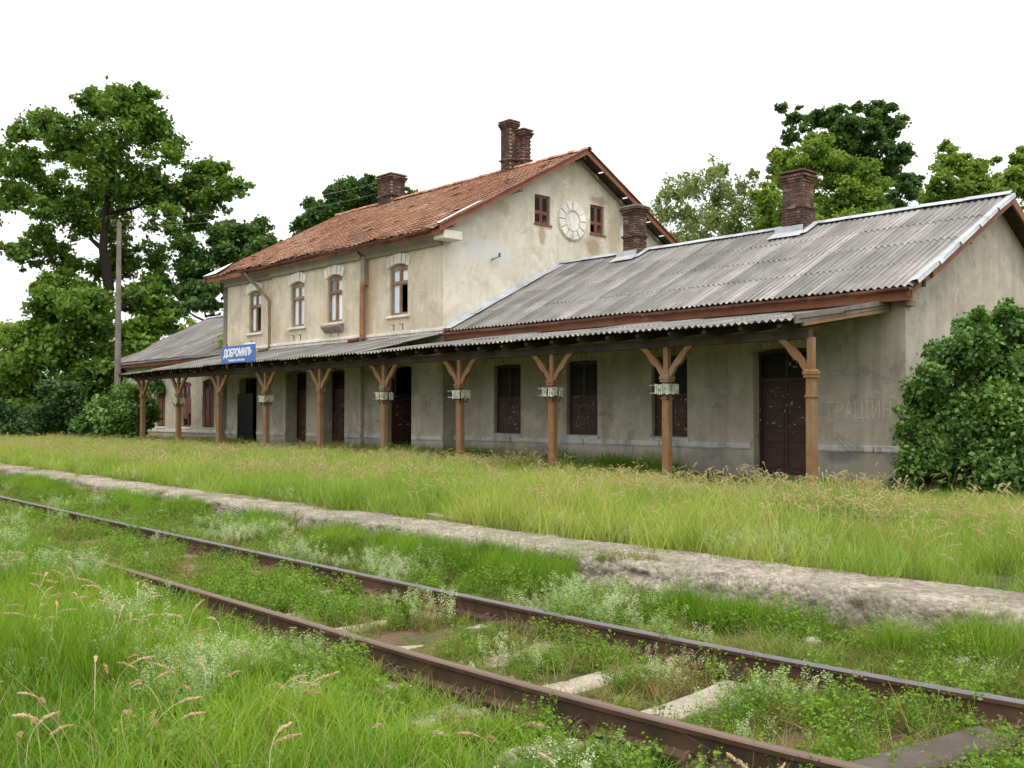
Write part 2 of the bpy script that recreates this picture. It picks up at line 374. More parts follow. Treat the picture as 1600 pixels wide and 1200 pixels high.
def leafmat(name, stops, trans=.35, inst=False, rough=.5, gloss=.022):
    t = NT(name); t.n.remove(t.p)
    a = t.n.new('ShaderNodeAttribute'); a.attribute_name = 'tint'
    fac = a.outputs['Fac']
    if inst:
        b = t.n.new('ShaderNodeAttribute'); b.attribute_name = 'patch'; b.attribute_type = 'INSTANCER'
        oi = t.n.new('ShaderNodeObjectInfo')
        fac = t.math('ADD', t.math('MULTIPLY', fac, .52), t.math('ADD', t.math('MULTIPLY', b.outputs['Fac'], .42), t.math('MULTIPLY', oi.outputs['Random'], .10)))
    c = t.ramp(fac, stops)
    d = t.n.new('ShaderNodeBsdfDiffuse'); tl = t.n.new('ShaderNodeBsdfTranslucent'); gl = t.n.new('ShaderNodeBsdfGlossy'); gl.inputs['Roughness'].default_value = rough
    t.L(c, d.inputs[0]); t.L(t.mix(.5, c, t.mix(1.0, c, (1.5, 1.35, .6), 'MULTIPLY')), tl.inputs[0])
    gl.inputs[0].default_value = (.8, .85, .8, 1)
    m1 = t.n.new('ShaderNodeMixShader'); m1.inputs[0].default_value = trans; t.L(d.outputs[0], m1.inputs[1]); t.L(tl.outputs[0], m1.inputs[2])
    m2 = t.n.new('ShaderNodeMixShader'); m2.inputs[0].default_value = gloss; t.L(m1.outputs[0], m2.inputs[1]); t.L(gl.outputs[0], m2.inputs[2])
    t.L(m2.outputs[0], t.out.inputs[0]); return t.m
M['oak'] = leafmat('oak_leaves', [(0, (.035, .085, .012)), (.45, (.090, .175, .020)), (.8, (.155, .26, .030)), (1, (.23, .34, .05))])
M['darkleaf'] = leafmat('dark_tree_leaves', [(0, (.026, .065, .016)), (.5, (.062, .130, .028)), (1, (.13, .22, .045))])
M['lightleaf'] = leafmat('light_locust_leaves', [(0, (.07, .14, .016)), (.5, (.16, .26, .030)), (1, (.27, .37, .06))], .42)
M['paleleaf'] = leafmat('pale_locust_leaves', [(0, (.09, .15, .04)), (.5, (.18, .25, .075)), (1, (.30, .36, .15))], .42)
M['bush'] = leafmat('lilac_bush_leaves', [(0, (.038, .10, .020)), (.5, (.10, .205, .040)), (1, (.22, .34, .08))], .28, gloss=.03, rough=.45)
M['blueleaf'] = leafmat('blue_green_shrub_leaves', [(0, (.026, .062, .022)), (.6, (.062, .125, .038)), (1, (.12, .20, .06))], .3)
t = NT('bark'); n = t.noise(5, 6, .7, t.vec(3, 3, .8)); t.bump(n, .8, .03); M['bark'] = t.done(t.mix(n, (.014, .012, .010), (.050, .042, .034)), .95, .1)

M['g_meadow'] = leafmat('meadow_blades', [(0, (.075, .17, .018)), (.35, (.175, .30, .030)), (.65, (.28, .37, .062)), (.88, (.40, .43, .10)), (1, (.50, .45, .20))], .4, True)
M['g_lush'] = leafmat('lush_blades', [(0, (.045, .125, .008)), (.35, (.12, .245, .013)), (.7, (.22, .35, .024)), (1, (.38, .41, .07))], .4, True)
M['g_short'] = leafmat('verge_blades', [(0, (.050, .11, .012)), (.35, (.115, .19, .022)), (.6, (.20, .235, .045)), (.82, (.28, .22, .09)), (1, (.34, .24, .13))], .35, True)
M['seed'] = leafmat('tan_seed_heads', [(0, (.26, .27, .09)), (.5, (.40, .35, .17)), (1, (.54, .43, .27))], .35, True)
M['seedpink'] = leafmat('pinkish_seed_heads', [(0, (.34, .29, .13)), (.5, (.52, .38, .25)), (1, (.66, .52, .40))], .35, True)
M['flower'] = leafmat('white_bedstraw_flowers', [(0, (.16, .27, .07)), (.45, (.34, .44, .20)), (.8, (.52, .58, .38)), (1, (.70, .72, .58))], .4, True)
M['weed'] = leafmat('weed_leaves', [(0, (.07, .16, .012)), (.5, (.14, .25, .022)), (1, (.23, .34, .05))], .35, True)
M['dry'] = leafmat('dry_stems', [(0, (.13, .07, .04)), (.5, (.24, .13, .075)), (1, (.38, .25, .14))], .2, True)
M['yellow'] = leafmat('yellow_flowers', [(0, (.7, .6, .05)), (1, (.8, .7, .1))], .2, True)

# ------------------------------------------------------------------ terrain
def track_off(x):
    x = np.asarray(x, float); q = np.minimum(x + 5, 0); q2 = np.maximum(q, -17)
    r = np.clip(x + 5, 0, 4)
    return .001 * q2 ** 2 + (q2 - q) * .034 + .018 * r ** 2
def gz(x, y):
    x = np.asarray(x, float); y = np.asarray(y, float); yy = y - track_off(x)
    z = np.interp(yy, [-60, -10, 0, 2.6, 3.3, 4.5, 5.7, 6.25, 6.72, 7.2, 7.7, 12, 19, 21, 60, 200],
                  [-.4, -.2, -.08, -.10, -.17, -.145, -.15, -.10, -.03, .05, .19, .10, .0, 0, 0, 0.0])
    z = z + .018 * np.sin(x * 1.7 + y * 1.1) + .014 * np.sin(x * 3.9 - y * 2.7) + .01 * np.sin(x * 7.3 + y * 6.1) * (np.abs(yy - 4.5) < 2.5)
    return z
xs = np.unique(np.concatenate([np.linspace(-1500, -120, 14), np.linspace(-120, -45, 40), np.arange(-45, 6, .25), np.linspace(6, 60, 20), np.linspace(60, 1500, 12)]))
ys = np.unique(np.concatenate([np.linspace(-1500, -20, 10), np.linspace(-20, 0, 14), np.arange(0, 9, .12), np.linspace(9, 30, 42), np.linspace(30, 120, 20), np.linspace(120, 1800, 12)]))
XX, YY = np.meshgrid(xs, ys); ZZ = gz(XX, YY)
nx, ny = len(xs), len(ys); idx = np.arange(nx * ny).reshape(ny, nx)
Q = np.stack([idx[:-1, :-1], idx[:-1, 1:], idx[1:, 1:], idx[1:, :-1]], -1).reshape(-1, 4)
o = link_mesh('ground', fast_mesh('ground', np.stack([XX, YY, ZZ], -1).reshape(-1, 3), Q), M['ground'])
tag(o, 'uneven soil and thatch under the grass', kind='structure')
o.data.polygons.foreach_set('use_smooth', [True] * len(o.data.polygons))

# ------------------------------------------------------------------ platform edge (eroded concrete)
def vnoise(x, y, seed=0):
    """cheap smooth noise, vectorised"""
    x = np.asarray(x, float); y = np.asarray(y, float); xi = np.floor(x).astype(int); yi = np.floor(y).astype(int); fx = x - xi; fy = y - yi
    fx = fx * fx * (3 - 2 * fx); fy = fy * fy * (3 - 2 * fy)
    def h(a, b):
        n = (a * 374761393 + b * 668265263 + seed * 982451653) & 0x7fffffff
        n = ((n ^ (n >> 13)) * 1274126177) & 0x7fffffff
        return ((n ^ (n >> 16)) & 0xffff) / 65535.0
    return (h(xi, yi) * (1 - fx) + h(xi + 1, yi) * fx) * (1 - fy) + (h(xi, yi + 1) * (1 - fx) + h(xi + 1, yi + 1) * fx) * fy
px = np.concatenate([np.arange(-75, -30, .12), np.arange(-30, -14, .06), np.arange(-14, 5, .03)])
prof = [(-.13, -.30), (-.12, -.16), (-.10, -.08), (-.08, -.01), (-.06, .05), (-.045, .10), (-.035, .15), (-.025, .195), (-.005, .228), (.03, .244), (.09, .25)] + [(q, .25) for q in np.arange(.18, .70, .05)] + [(.72, .244), (.77, .235), (.80, .21), (.82, .12)]
V = []
for j, (dy, z) in enumerate(prof):
    n1 = vnoise(px * 2.1, j * .5, 3); n2 = vnoise(px * 8, j * 1.3 + 0 * px, 5); n3 = vnoise(px * .55, 0 * px, 9); n4 = vnoise(px * 21, j * 3.3 + 0 * px, 6); n5 = vnoise(px * 1.1, dy * 3 + 0 * px, 12)
    face = j < 9; rough = 1.0 if face else .25
    y = 6.84 + track_off(px) + dy + (n1 - .5) * .05 * rough + (n2 - .5) * .05 * rough + (n4 - .5) * .025 * rough + (n3 - .5) * (.05 if face else 0)
    if j > len(prof) - 5: y = y + (n2 - .5) * .12 + (n1 - .5) * .12
    zz = z + (n1 - .5) * .02 * rough + (n2 - .5) * .03 * (1 if face else .25) + (n4 - .5) * (.02 if face else .010) + (n5 - .5) * (.03 if not face else 0)
    if j == 12: zz = zz - .035 * (n5 > .42)                                # crack along the facing
    if 5 <= j <= 12: zz = zz - np.clip((n3 - .6) * .25, 0, .05) * (1 - abs(j - 8) / 5)
    V.append(np.stack([px, y, zz], -1))
V = np.stack(V); nj, ni = V.shape[:2]; idx = np.arange(nj * ni).reshape(nj, ni)
Q = np.stack([idx[:-1, :-1], idx[:-1, 1:], idx[1:, 1:], idx[1:, :-1]], -1).reshape(-1, 4)
o = link_mesh('platform_edge', fast_mesh('platform_edge', V.reshape(-1, 3), Q), M['platform'])
tag(o, 'long low crumbling concrete platform edge beside the track', kind='structure')

# ------------------------------------------------------------------ railway track
track = empty('railway_track', (-5, 4.5, -.1), 'rusty overgrown single railway track on concrete sleepers running past the station', 'railway track')
def rail(yc, top):
    prof = [(-.07, 0), (.07, 0), (.07, .012), (.012, .03), (.010, .108), (.030, .118), (.032, .141), (.024, .15), (-.024, .15), (-.032, .141), (-.030, .118), (-.010, .108), (-.012, .03), (-.07, .012)]
    xs_ = np.arange(-80, 8.1, .8); mb = MB(); n = len(prof); vs = []
    for x in xs_:
        oy = float(track_off(x))
        for a, b in prof: vs.append((x, yc + oy + a, -.09 + b))
    fs = []; ms = []
    for i in range(len(xs_) - 1):
        for k in range(n):
            fs.append((i * n + k, i * n + (k + 1) % n, (i + 1) * n + (k + 1) % n, (i + 1) * n + k)); ms.append(1 if k in (6, 7, 8) else 0)
    mb.v = vs; mb.f = fs; mb.m = ms
    return mb.build('rail', [M['rail'], top], track)
r1 = rail(3.785, M['railtop2']); r2 = rail(5.29, M['railtop'])
r1['label'] = 'brown rusty nearer rail'; r2['label'] = 'farther rail with grey worn head'
# sleepers: worn concrete, each its own part; fastenings are sub-parts
sm = MB(); S = []
for i, (a, hz) in enumerate([(-1.30, -.03), (-1.24, 0), (-.6, .0), (-.35, -.02), (0, -.028), (.35, -.02), (.6, 0), (1.24, 0), (1.30, -.03)]):
    S.append((a, hz))
vs = []
for a, hz in S:
    for b, c in ((-.15, -.2), (-.12, hz - .02), (-.09, hz), (.09, hz), (.12, hz - .02), (.15, -.2)): vs.append((b, a, c))
fs = [(i * 6 + k, i * 6 + k + 1, (i + 1) * 6 + k + 1, (i + 1) * 6 + k) for i in range(8) for k in range(5)] + [(0, 1, 2, 3, 4, 5), tuple(range(48, 54))[::-1]]
sleeper_me = bpy.data.meshes.new('sleeper'); sleeper_me.from_pydata(vs, [], fs); sleeper_me.materials.append(M['sleeper'])
fb = MB()
fb.box(-.09, .09, -.13, -.075, 0, .03); fb.box(-.09, .09, .075, .13, 0, .03)
for sx in (-.045, .045):
    for sy in (-1, 1):
        pts = [(sx, sy * (.04 + .045 * math.cos(a) + .045), .035 + .045 * math.sin(a)) for a in np.linspace(-.3, PI + .3, 7)]
        fb.tube(pts, .011, 5)
fast_me = bpy.data.meshes.new('rail_clip'); fast_me.from_pydata(fb.v, [], fb.f); fast_me.materials.append(M['rail'])
k = 0; x = -2.77 + 4 * .76
first = None
while x > -46:
    oy = float(track_off(x))
    s_ = bpy.data.objects.new('sleeper', sleeper_me); col.objects.link(s_); s_.parent = track
    zt = -.104 - .012 * random.random() + (0 if x > -6 else -.0)
    s_.location = Vector((x + random.uniform(-.02, .02), 4.54 + oy, zt)) - track.location; s_.rotation_euler = (random.uniform(-.006, .006), random.uniform(-.03, .03), random.uniform(-.03, .03))
    if x > -14:
        for yy in (3.785, 5.29):
            c_ = bpy.data.objects.new('rail_clip', fast_me); col.objects.link(c_); c_.parent = s_; c_.location = (0, yy - 4.54, .004); c_['kind'] = 'stuff'
    x -= .76
# fallen timber across the track at the lower right
mb = MB(); mb.box(-.60, .60, -.12, .12, -.07, .05)
M['timber'] = wood('dark_rotting_timber', (.085, .065, .05), (.045, .035, .028), (.13, .11, .09), .5)
o = mb.build('timber_offcut', M['timber'], label='short dark rotting timber lying between the rails at the lower right', cat='timber', bevel=.02)
o.location = (-2.06, 4.55, -.06); o.rotation_euler = (0, .02, 1.42)
def rock(name, loc, s, label, group=None, mat='stone'):
    n = 60; P = []
    for i in range(n):
        ph = math.acos(1 - 2 * (i + .5) / n); th = PI * (1 + 5 ** .5) * i; r = 1 + random.uniform(-.14, .14)
        P.append(Vector((math.cos(th) * math.sin(ph), math.sin(th) * math.sin(ph), math.cos(ph) * .72)) * r * s)
    import bmesh
    bm = bmesh.new(); [bm.verts.new(p) for p in P]; bmesh.ops.convex_hull(bm, input=bm.verts)
    me = bpy.data.meshes.new(name); bm.to_mesh(me); bm.free(); o = link_mesh(name, me, M[mat]); o.location = loc
    return tag(o, label, 'stone', group)
def at_ground(u, v, z=-.15):
    t = (CAMZ - z) / ((v - 648) / F); return ray(u, v, t)
p = at_ground(1502, 1040, -.03); rock('white_stone', (p.x, p.y, -.02), .075, 'round white stone in the grass below the platform edge')
p = at_ground(1265, 1000, -.04); rock('white_stone', (p.x, p.y, -.04), .055, 'small pale stone just beyond the farther rail')
# old plank on the platform
a = at_ground(672, 808, .22); b = at_ground(748, 821, .22)
mb = MB(); mb.beam((a.x, a.y, .25), (b.x, b.y, .24), .16, .05)
mb.build('old_plank', M['post_grey'], label='old grey plank lying in the grass edge of the platform', cat='plank')

# ------------------------------------------------------------------ station building
bld = empty('station_building', (-32, 26, 0), 'derelict cream two-storey railway station with red tiled roof and low grey-roofed wings', 'station building')

class Frame:
    """a wall plane: u runs along it, d goes inwards, z up"""
    def __init__(s, o, u, n): s.o = Vector(o); s.u = Vector(u); s.n = Vector(n)
    def __call__(s, u, d, z): return s.o + s.u * u + s.n * d + Vector((0, 0, z))
def FY(y): return Frame((0, y, 0), (1, 0, 0), (0, 1, 0))          # faces the track; u = world x
def FX(x): return Frame((x, 0, 0), (0, 1, 0), (-1, 0, 0))         # faces right; u = world y

def arch_top(op, u):
    ua, ub, za, zb, ar = op
    if ar == 0: return zb
    c = (ua + ub) / 2; h = (ub - ua) / 2
    return zb - ar * ((u - c) / h) ** 2
def wall(mb, fr, u0, u1, zb, zt, ops=(), th=.5, brk=(), mi=0, inner=True):
    zt_ = zt if callable(zt) else (lambda u: zt)
    B = {u0, u1} | set(brk)
    for op in ops:
        n = 8 if op[4] else 1
        for i in range(n + 1): B.add(op[0] + (op[1] - op[0]) * i / n)
    B = sorted(b for b in B if u0 - 1e-6 <= b <= u1 + 1e-6)
    for a, b in zip(B[:-1], B[1:]):
        if b - a < 1e-5: continue
        m = (a + b) / 2; oo = sorted([op for op in ops if op[0] < m < op[1]], key=lambda q: q[2])
        lo = [zb, zb]
        segs = []
        for op in oo:
            segs.append((lo, [op[2], op[2]])); ta, tb = arch_top(op, a), arch_top(op, b); lo = [ta, tb]
            mb.quad(fr(a, 0, ta), fr(b, 0, tb), fr(b, th, tb), fr(a, th, ta), mi)
            mb.quad(fr(a, 0, op[2]), fr(b, 0, op[2]), fr(b, th, op[2]), fr(a, th, op[2]), mi)
            if abs(a - op[0]) < 1e-5: mb.quad(fr(a, 0, op[2]), fr(a, th, op[2]), fr(a, th, ta), fr(a, 0, ta), mi)
            if abs(b - op[1]) < 1e-5: mb.quad(fr(b, 0, op[2]), fr(b, th, op[2]), fr(b, th, tb), fr(b, 0, tb), mi)
        segs.append((lo, [zt_(a), zt_(b)]))
        for (l0, l1), (h0, h1) in segs:
            if h0 - l0 < 1e-4 and h1 - l1 < 1e-4: continue
            mb.quad(fr(a, 0, l0), fr(b, 0, l1), fr(b, 0, h1), fr(a, 0, h0), mi)
            if inner: mb.quad(fr(a, th, l0), fr(b, th, l1), fr(b, th, h1), fr(a, th, h0), mi)

XL, XM0, XR0, XM1, XR = -52.0, -39.4, -35.3, -29.1, -24.7
XE = -9.67
def rz(y): return 11.15 - .536 * abs(y - 26.2)            # main roof surface
def wz(y): return 6.95 - .5 * abs(y - 25.4)               # wing roof surface

# openings (ua, ub, za, zb, arch rise)
upw = [(-37.5, -36.5, 4.93, 6.66, .12), (-33.88, -32.9, 4.93, 6.66, .12), (-31.28, -30.3, 4.93, 6.66, .12), (-27.6, -26.58, 4.93, 6.66, .12)]
low_l = [(-38.3, -36.8, .1, 3.1, .08)]
low_c = [(-34.25, -32.72, .1, 3.24, .1), (-31.72, -30.12, .1, 3.22, .1)]
low_r = [(-27.9, -26.36, .1, 3.2, .06)]
wing_r = [(-22.8, -21.6, .97, 3.08, .03), (-19.68, -18.5, .97, 3.08, .03), (-16.58, -15.42, .97, 3.08, .03), (-13.46, -11.9, .12, 3.12, .07)]
wing_l = [(-42.75, -41.6, .97, 3.15, .1), (-44.95, -43.9, .97, 3.08, .1), (-47.75, -46.75, .97, 3.08, .1)]

SP = 4.1   # storey split between grey lower plaster and cream upper plaster
def part_wall(mat, walls, name='wall', label=None):
    mb = MB()
    for a in walls: wall(mb, **a)
    return mb.build(name, mat, bld, label=label)
part_wall(M['plaster_low'], [dict(fr=FY(20), u0=XM0, u1=XR0, zb=-.3, zt=SP, ops=low_l), dict(fr=FY(19.85), u0=XR0, u1=XM1, zb=-.3, zt=SP, ops=low_c, th=.65),
    dict(fr=FY(20), u0=XM1, u1=XR, zb=-.3, zt=SP, ops=low_r), dict(fr=FX(XR), u0=20, u1=20.5, zb=-.3, zt=SP, inner=False),
    dict(fr=FY(20.5), u0=XR, u1=XE, zb=-.3, zt=4.3, ops=wing_r, th=.45),
    dict(fr=FX(XM1), u0=19.85, u1=20.0, zb=-.3, zt=SP, inner=False), dict(fr=FX(XR0), u0=19.85, u1=20.0, zb=-.3, zt=SP, inner=False)], label='grey stained ground floor wall')
part_wall(M['plaster_up'], [dict(fr=FY(20), u0=XM0, u1=XR0, zb=SP, zt=7.5, ops=upw[:1]), dict(fr=FY(19.85), u0=XR0, u1=XM1, zb=SP, zt=7.35, ops=upw[1:3], th=.65),
    dict(fr=FY(20), u0=XM1, u1=XR, zb=SP, zt=7.5, ops=upw[3:]), dict(fr=FX(XM1), u0=19.85, u1=20, zb=SP, zt=7.35, inner=False),
    dict(fr=FX(XR0), u0=19.85, u1=20, zb=SP, zt=7.35, inner=False)], label='cream upper storey wall')
gw = [(24.12, 24.9, 8.27, 9.31, 0), (27.0, 27.78, 8.27, 9.36, 0)]
part_wall(M['plaster_gable'], [dict(fr=FX(XR), u0=20.0, u1=32.4, zb=SP, zt=lambda y: rz(y) - .16, ops=gw, th=.4, brk=(26.2,))], label='pale gable wall with stained patches')
part_wall(M['plaster_side'], [dict(fr=FX(XE), u0=20.5, u1=30.3, zb=-.3, zt=lambda y: wz(y) - .14, th=.45, brk=(25.4,))], label='plain beige end wall behind the bush')
part_wall(M['plaster_left'], [dict(fr=FY(20.5), u0=XL, u1=XM0, zb=-.3, zt=4.3, ops=wing_l, th=.45)], label='light plaster wall of the left wing')
part_wall(M['plaster_side'], [dict(fr=FX(XM0), u0=20, u1=32.4, zb=-.3, zt=lambda y: rz(y) - .16, th=.4, brk=(26.2,)),
    dict(fr=FX(XL), u0=20.5, u1=30.3, zb=-.3, zt=lambda y: wz(y) - .14, th=.4, brk=(25.4,)),
    dict(fr=FY(32.4), u0=XM0, u1=XR, zb=-.3, zt=7.6), dict(fr=FY(30.3), u0=XL, u1=XM0, zb=-.3, zt=4.4), dict(fr=FY(30.3), u0=XR, u1=XE, zb=-.3, zt=4.4)])
# inside: floors, ceilings and a spine wall keep the rooms dark
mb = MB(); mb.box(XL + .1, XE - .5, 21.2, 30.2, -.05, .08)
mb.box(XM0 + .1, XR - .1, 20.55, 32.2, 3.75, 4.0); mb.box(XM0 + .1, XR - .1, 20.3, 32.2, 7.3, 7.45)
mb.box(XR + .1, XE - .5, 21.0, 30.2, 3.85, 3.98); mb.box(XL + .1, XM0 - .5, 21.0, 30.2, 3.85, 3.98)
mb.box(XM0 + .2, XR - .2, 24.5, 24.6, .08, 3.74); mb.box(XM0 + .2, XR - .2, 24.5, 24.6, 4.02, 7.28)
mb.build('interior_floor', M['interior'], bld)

# plinth ledge: separate stones of grey limewashed moulding
PB = {20.5: [(XR + .0, -22.0), (-22.0, -19.0), (-19.0, -16.3), (-16.3, -13.5), (-11.85, -10.4), (-10.4, XE + .04)], }
def ledge(x0, x1, y, mat, z=.86, out=.06):
    mb = MB(); mb.box(x0 + .012, x1 - .012, y - out, y + .02, z - .13, z); mb.box(x0 + .02, x1 - .02, y - out * .5, y + .02, z - .16, z - .13)
    mb.build('plinth_ledge', mat, bld, bevel=.008)
for a, b in PB[20.5]: ledge(a, b, 20.5, M['band'])
for a, b in ((XM0 - .04, -38.35), (-36.75, XR0)): ledge(a, b, 20, M['band'])
for a, b in ((XR0 - .04, -34.3), (-32.65, -31.8), (-30.05, XM1 + .04)): ledge(a, b, 19.85, M['band'])
for a, b in ((XM1 + .05, -27.95), (-26.3, XR + .04)): ledge(a, b, 20, M['band'])
for a, b in ((XL, -48.8), (-48.8, -46), (-46, -43.2), (-43.2, XM0 - .05)): ledge(a, b, 20.5, M['trim'], .84)
# string course between the storeys
for a, b, y in ((XM0 - .05, XR0 - .08, 20), (XR0 - .06, XM1 + .06, 19.85), (XM1 + .1, XR + .05, 20)):
    mb = MB(); mb.box(a, b, y - .09, y + .02, 4.24, 4.34); mb.box(a + .03, b - .03, y - .05, y + .02, 4.14, 4.24)
    mb.build('string_course', M['trim'], bld, bevel=.012)
# cornice and eaves of the main roof
for a, b, y in ((XM0 - .1, XR0 - .05, 20), (XR0 - .05, XM1 + .05, 19.85), (XM1 + .05, XR + .0, 20)):
    mb = MB(); mb.box(a, b, y - .12, y + .02, 7.02, 7.16)
    mb.add([(a, y - .12, 7.16), (b, y - .12, 7.16), (b, 19.56, 7.36), (a, 19.56, 7.36), (a, y, 7.16), (b, y, 7.16), (b, y, 7.42), (a, y, 7.42)], [(0, 1, 2, 3), (3, 2, 6, 7)])
    mb.build('cornice', M['cornice'], bld)
mb = MB(); mb.box(-40.4, -24.2, 19.52, 19.56, 7.26, 7.46); mb.build('fascia_board', M['fascia'], bld)
# gable end returns of the cornice (small boxed bracket at the corner)
mb = MB(); mb.box(XR + .0, XR + .55, 19.6, 20.35, 7.12, 7.40); mb.build('cornice_return', M['plaster_gable'], bld, bevel=.02)

# ---------------- main tile roof
roof = MB()
# the boarded deck under the tiles: front slope whole, back slope whole to the wall, then loose planks with gaps at the overhang
def deck(x0, x1, ya, yb, dz0=-.1, dz1=-.05, mi=0):
    P = []
    for y in (ya, yb):
        for dz in (dz0, dz1): P += [(x0, y, rz(y) + dz), (x1, y, rz(y) + dz)]
    # 0 x0 ya lo,1 x1 ya lo,2 x0 ya hi,3 x1 ya hi,4..7 same at yb
    roof.add(P, [(0, 1, 5, 4), (2, 6, 7, 3), (0, 2, 3, 1), (4, 5, 7, 6), (0, 4, 6, 2), (1, 3, 7, 5)], mi)
deck(-40.45, -24.15, 19.5, 26.2); deck(-40.45, -24.66, 26.2, 32.9)
ROWD = .275; gaps = {3, 8, 10, 13, 16, 20}                      # rows of the back slope whose tiles have slipped at the overhang
yb = 26.2; r_ = 0
while yb < 32.9:
    if r_ not in gaps: deck(-24.66, -24.15, yb, min(32.9, yb + ROWD + .002))
    else: deck(-24.66, -24.15, yb, yb + ROWD * .62)
    yb += ROWD; r_ += 1
tile_roof = roof.build('main_roof', M['dark_wood'], bld, label='red clay tiled gable roof with slipped tiles')

def tiles():
    V = []; Qs = []; T = []; n = 0
    W = .24; ct = math.cos(math.atan(.536)); st_ = math.sin(math.atan(.536))
    expo = .31; L = .42
    cols = int(16.3 / W)
    for side in (0, 1):
        rows = int(6.75 / ct / expo) + 1
        for r in range(rows):
            for c in range(cols):
                xc = -40.42 + (c + .5) * W
                y_low = 19.46 + r * expo * ct if side == 0 else None
                d0 = 6.74 / ct - r * expo            # distance down slope from the ridge of the lower edge
                if d0 < .12: continue
                if side == 1:
                    yy = d0 * ct
                    if xc > -24.66 and any((d0 - L) * ct - .03 < (k_ + 1) * ROWD and yy + .03 > (k_ + .62) * ROWD for k_ in gaps): continue
                if side == 0 and r == 0 and random.random() < .10: continue
                slump = .03 * math.sin(xc * 1.3) + .02 * math.sin(xc * 3.1 + r)
                slump = slump * math.exp(-r / 4) - .02 + .012 * math.sin(xc * .5 + r * .4) * 1.5
                j = random.uniform(-.012, .012); jr = random.uniform(-.02, .02) * (3 if r == 0 else 1); jz = random.uniform(0, .012) + (random.uniform(0, .05) if random.random() < .02 else 0)
                dl = d0 + j + (random.uniform(-.05, .05) if r == 0 else 0); du = max(.02, dl - L)
                prof = [(-.12, .010), (-.085, .0), (.03, .0), (.06, .028), (.095, .034), (.125, .022)]
                base = n
                for dd, lift in ((dl, .030 + jz), (du, .0)):
                    for a, h in prof:
                        px_ = xc + a + jr * (dd - dl)
                        yv = dd * ct; y = 26.2 - yv if side == 0 else 26.2 + yv
                        V.append((px_, y - (h + lift) * st_ * (1 if side == 0 else -1), 11.15 - dd * st_ - .045 + (h + lift) * ct + slump))
                for a, h in prof:   # lower lip
                    yv = dl * ct; y = 26.2 - yv if side == 0 else 26.2 + yv
                    V.append((xc + a, y, 11.15 - dl * st_ - .05 + (h + .012 + jz) * ct + slump - .0))
                k = len(prof)
                for i in range(k - 1):
                    Qs.append((base + i, base + i + 1, base + k + i + 1, base + k + i)); Qs.append((base + i, base + 2 * k + i, base + 2 * k + i + 1, base + i + 1))
                tt = min(1, max(0, random.gauss(.55, .18) + .12 * math.sin(xc * .7 + r * .3))); 
                if random.random() < .03: tt = random.choice((.05, .98))
                T += [tt] * (3 * k); n += 3 * k
    return fast_mesh('roof_tiles', V, Qs, T)
me = tiles(); V0 = np.empty(len(me.vertices) * 3, np.float32); me.vertices.foreach_get('co', V0); V0 = V0.reshape(-1, 3) - np.array(tuple(bld.location), np.float32); me.vertices.foreach_set('co', V0.ravel())
o = link_mesh('roof_tiles', me, M['tile'], tile_roof); tag(o, kind='stuff')
# ridge tiles
V = []; Qs = []; T = []; x = -40.5; n = 0
while x < -24.2:
    jz = random.uniform(-.015, .015); tt = min(1, max(0, random.gauss(.62, .2)))
    for xx, rr in ((x, .13), (x + .36, .115)):
        for i in range(7):
            a = PI * i / 6; V.append((xx - bld.location.x, .0 + .2 + rr * math.cos(a), 11.12 + jz + rr * .9 * math.sin(a)))
    for i in range(6): Qs.append((n + i, n + i + 1, n + 8 + i, n + 7 + i))
    T += [tt] * 14; n += 14; x += .33
o = link_mesh('ridge_tiles', fast_mesh('ridge_tiles', V, Qs, T), M['tile'], tile_roof); tag(o, kind='stuff')
# barge boards on the right gable
for ya, yb, nm in ((19.42, 26.2, 0), (32.95, 26.2, 0)):
    mb = MB(); mb.add([(x, y, rz(y) + dz) for x in (-24.15, -24.10) for y, dz in ((ya, -.2), (yb, -.2), (yb, -.0), (ya, -.0))],
        [(0, 1, 2, 3), (7, 6, 5, 4), (0, 4, 5, 1), (3, 2, 6, 7), (0, 3, 7, 4), (1, 5, 6, 2)])
    mb.build('barge_board', M['fascia'], bld)
    mb = MB(); mb.add([(x, y, rz(y) + dz) for x in (-24.17, -24.04) for y, dz in ((ya, .003), (yb, .003), (yb, .05), (ya, .05))],
        [(0, 1, 2, 3), (7, 6, 5, 4), (0, 4, 5, 1), (3, 2, 6, 7), (0, 3, 7, 4), (1, 5, 6, 2)])
    mb.build('verge_strip', M['gutter'], bld)
mb = MB(); mb.add([(x, y, rz(y) + dz) for x in (-40.5, -40.44) for y, dz in ((19.42, -.24), (26.2, -.24), (26.2, .0), (19.42, .0))],
        [(0, 1, 2, 3), (7, 6, 5, 4), (0, 4, 5, 1), (3, 2, 6, 7), (0, 3, 7, 4), (1, 5, 6, 2)]); mb.build('barge_board', M['fascia'], bld)
# purlin ends and rafters under the right overhang
for y in (20.05, 23.0, 26.2, 29.4, 32.35):
    mb = MB(); mb.box(XR - .2, -24.2, y - .07, y + .07, rz(y) - .30 - (.05 if y == 26.2 else 0), rz(y) - .14); mb.build('purlin', M['post_grey'] if y < 26 else M['dark_wood'], bld)
mb = MB()
for ya, yb in ((19.5, 26.2), (32.9, 26.2)): mb.beam((XR + .07, ya, rz(ya) - .2), (XR + .07, yb, rz(yb) - .2), .1, .1)
mb.build('gable_rafter', M['cornice'], bld)
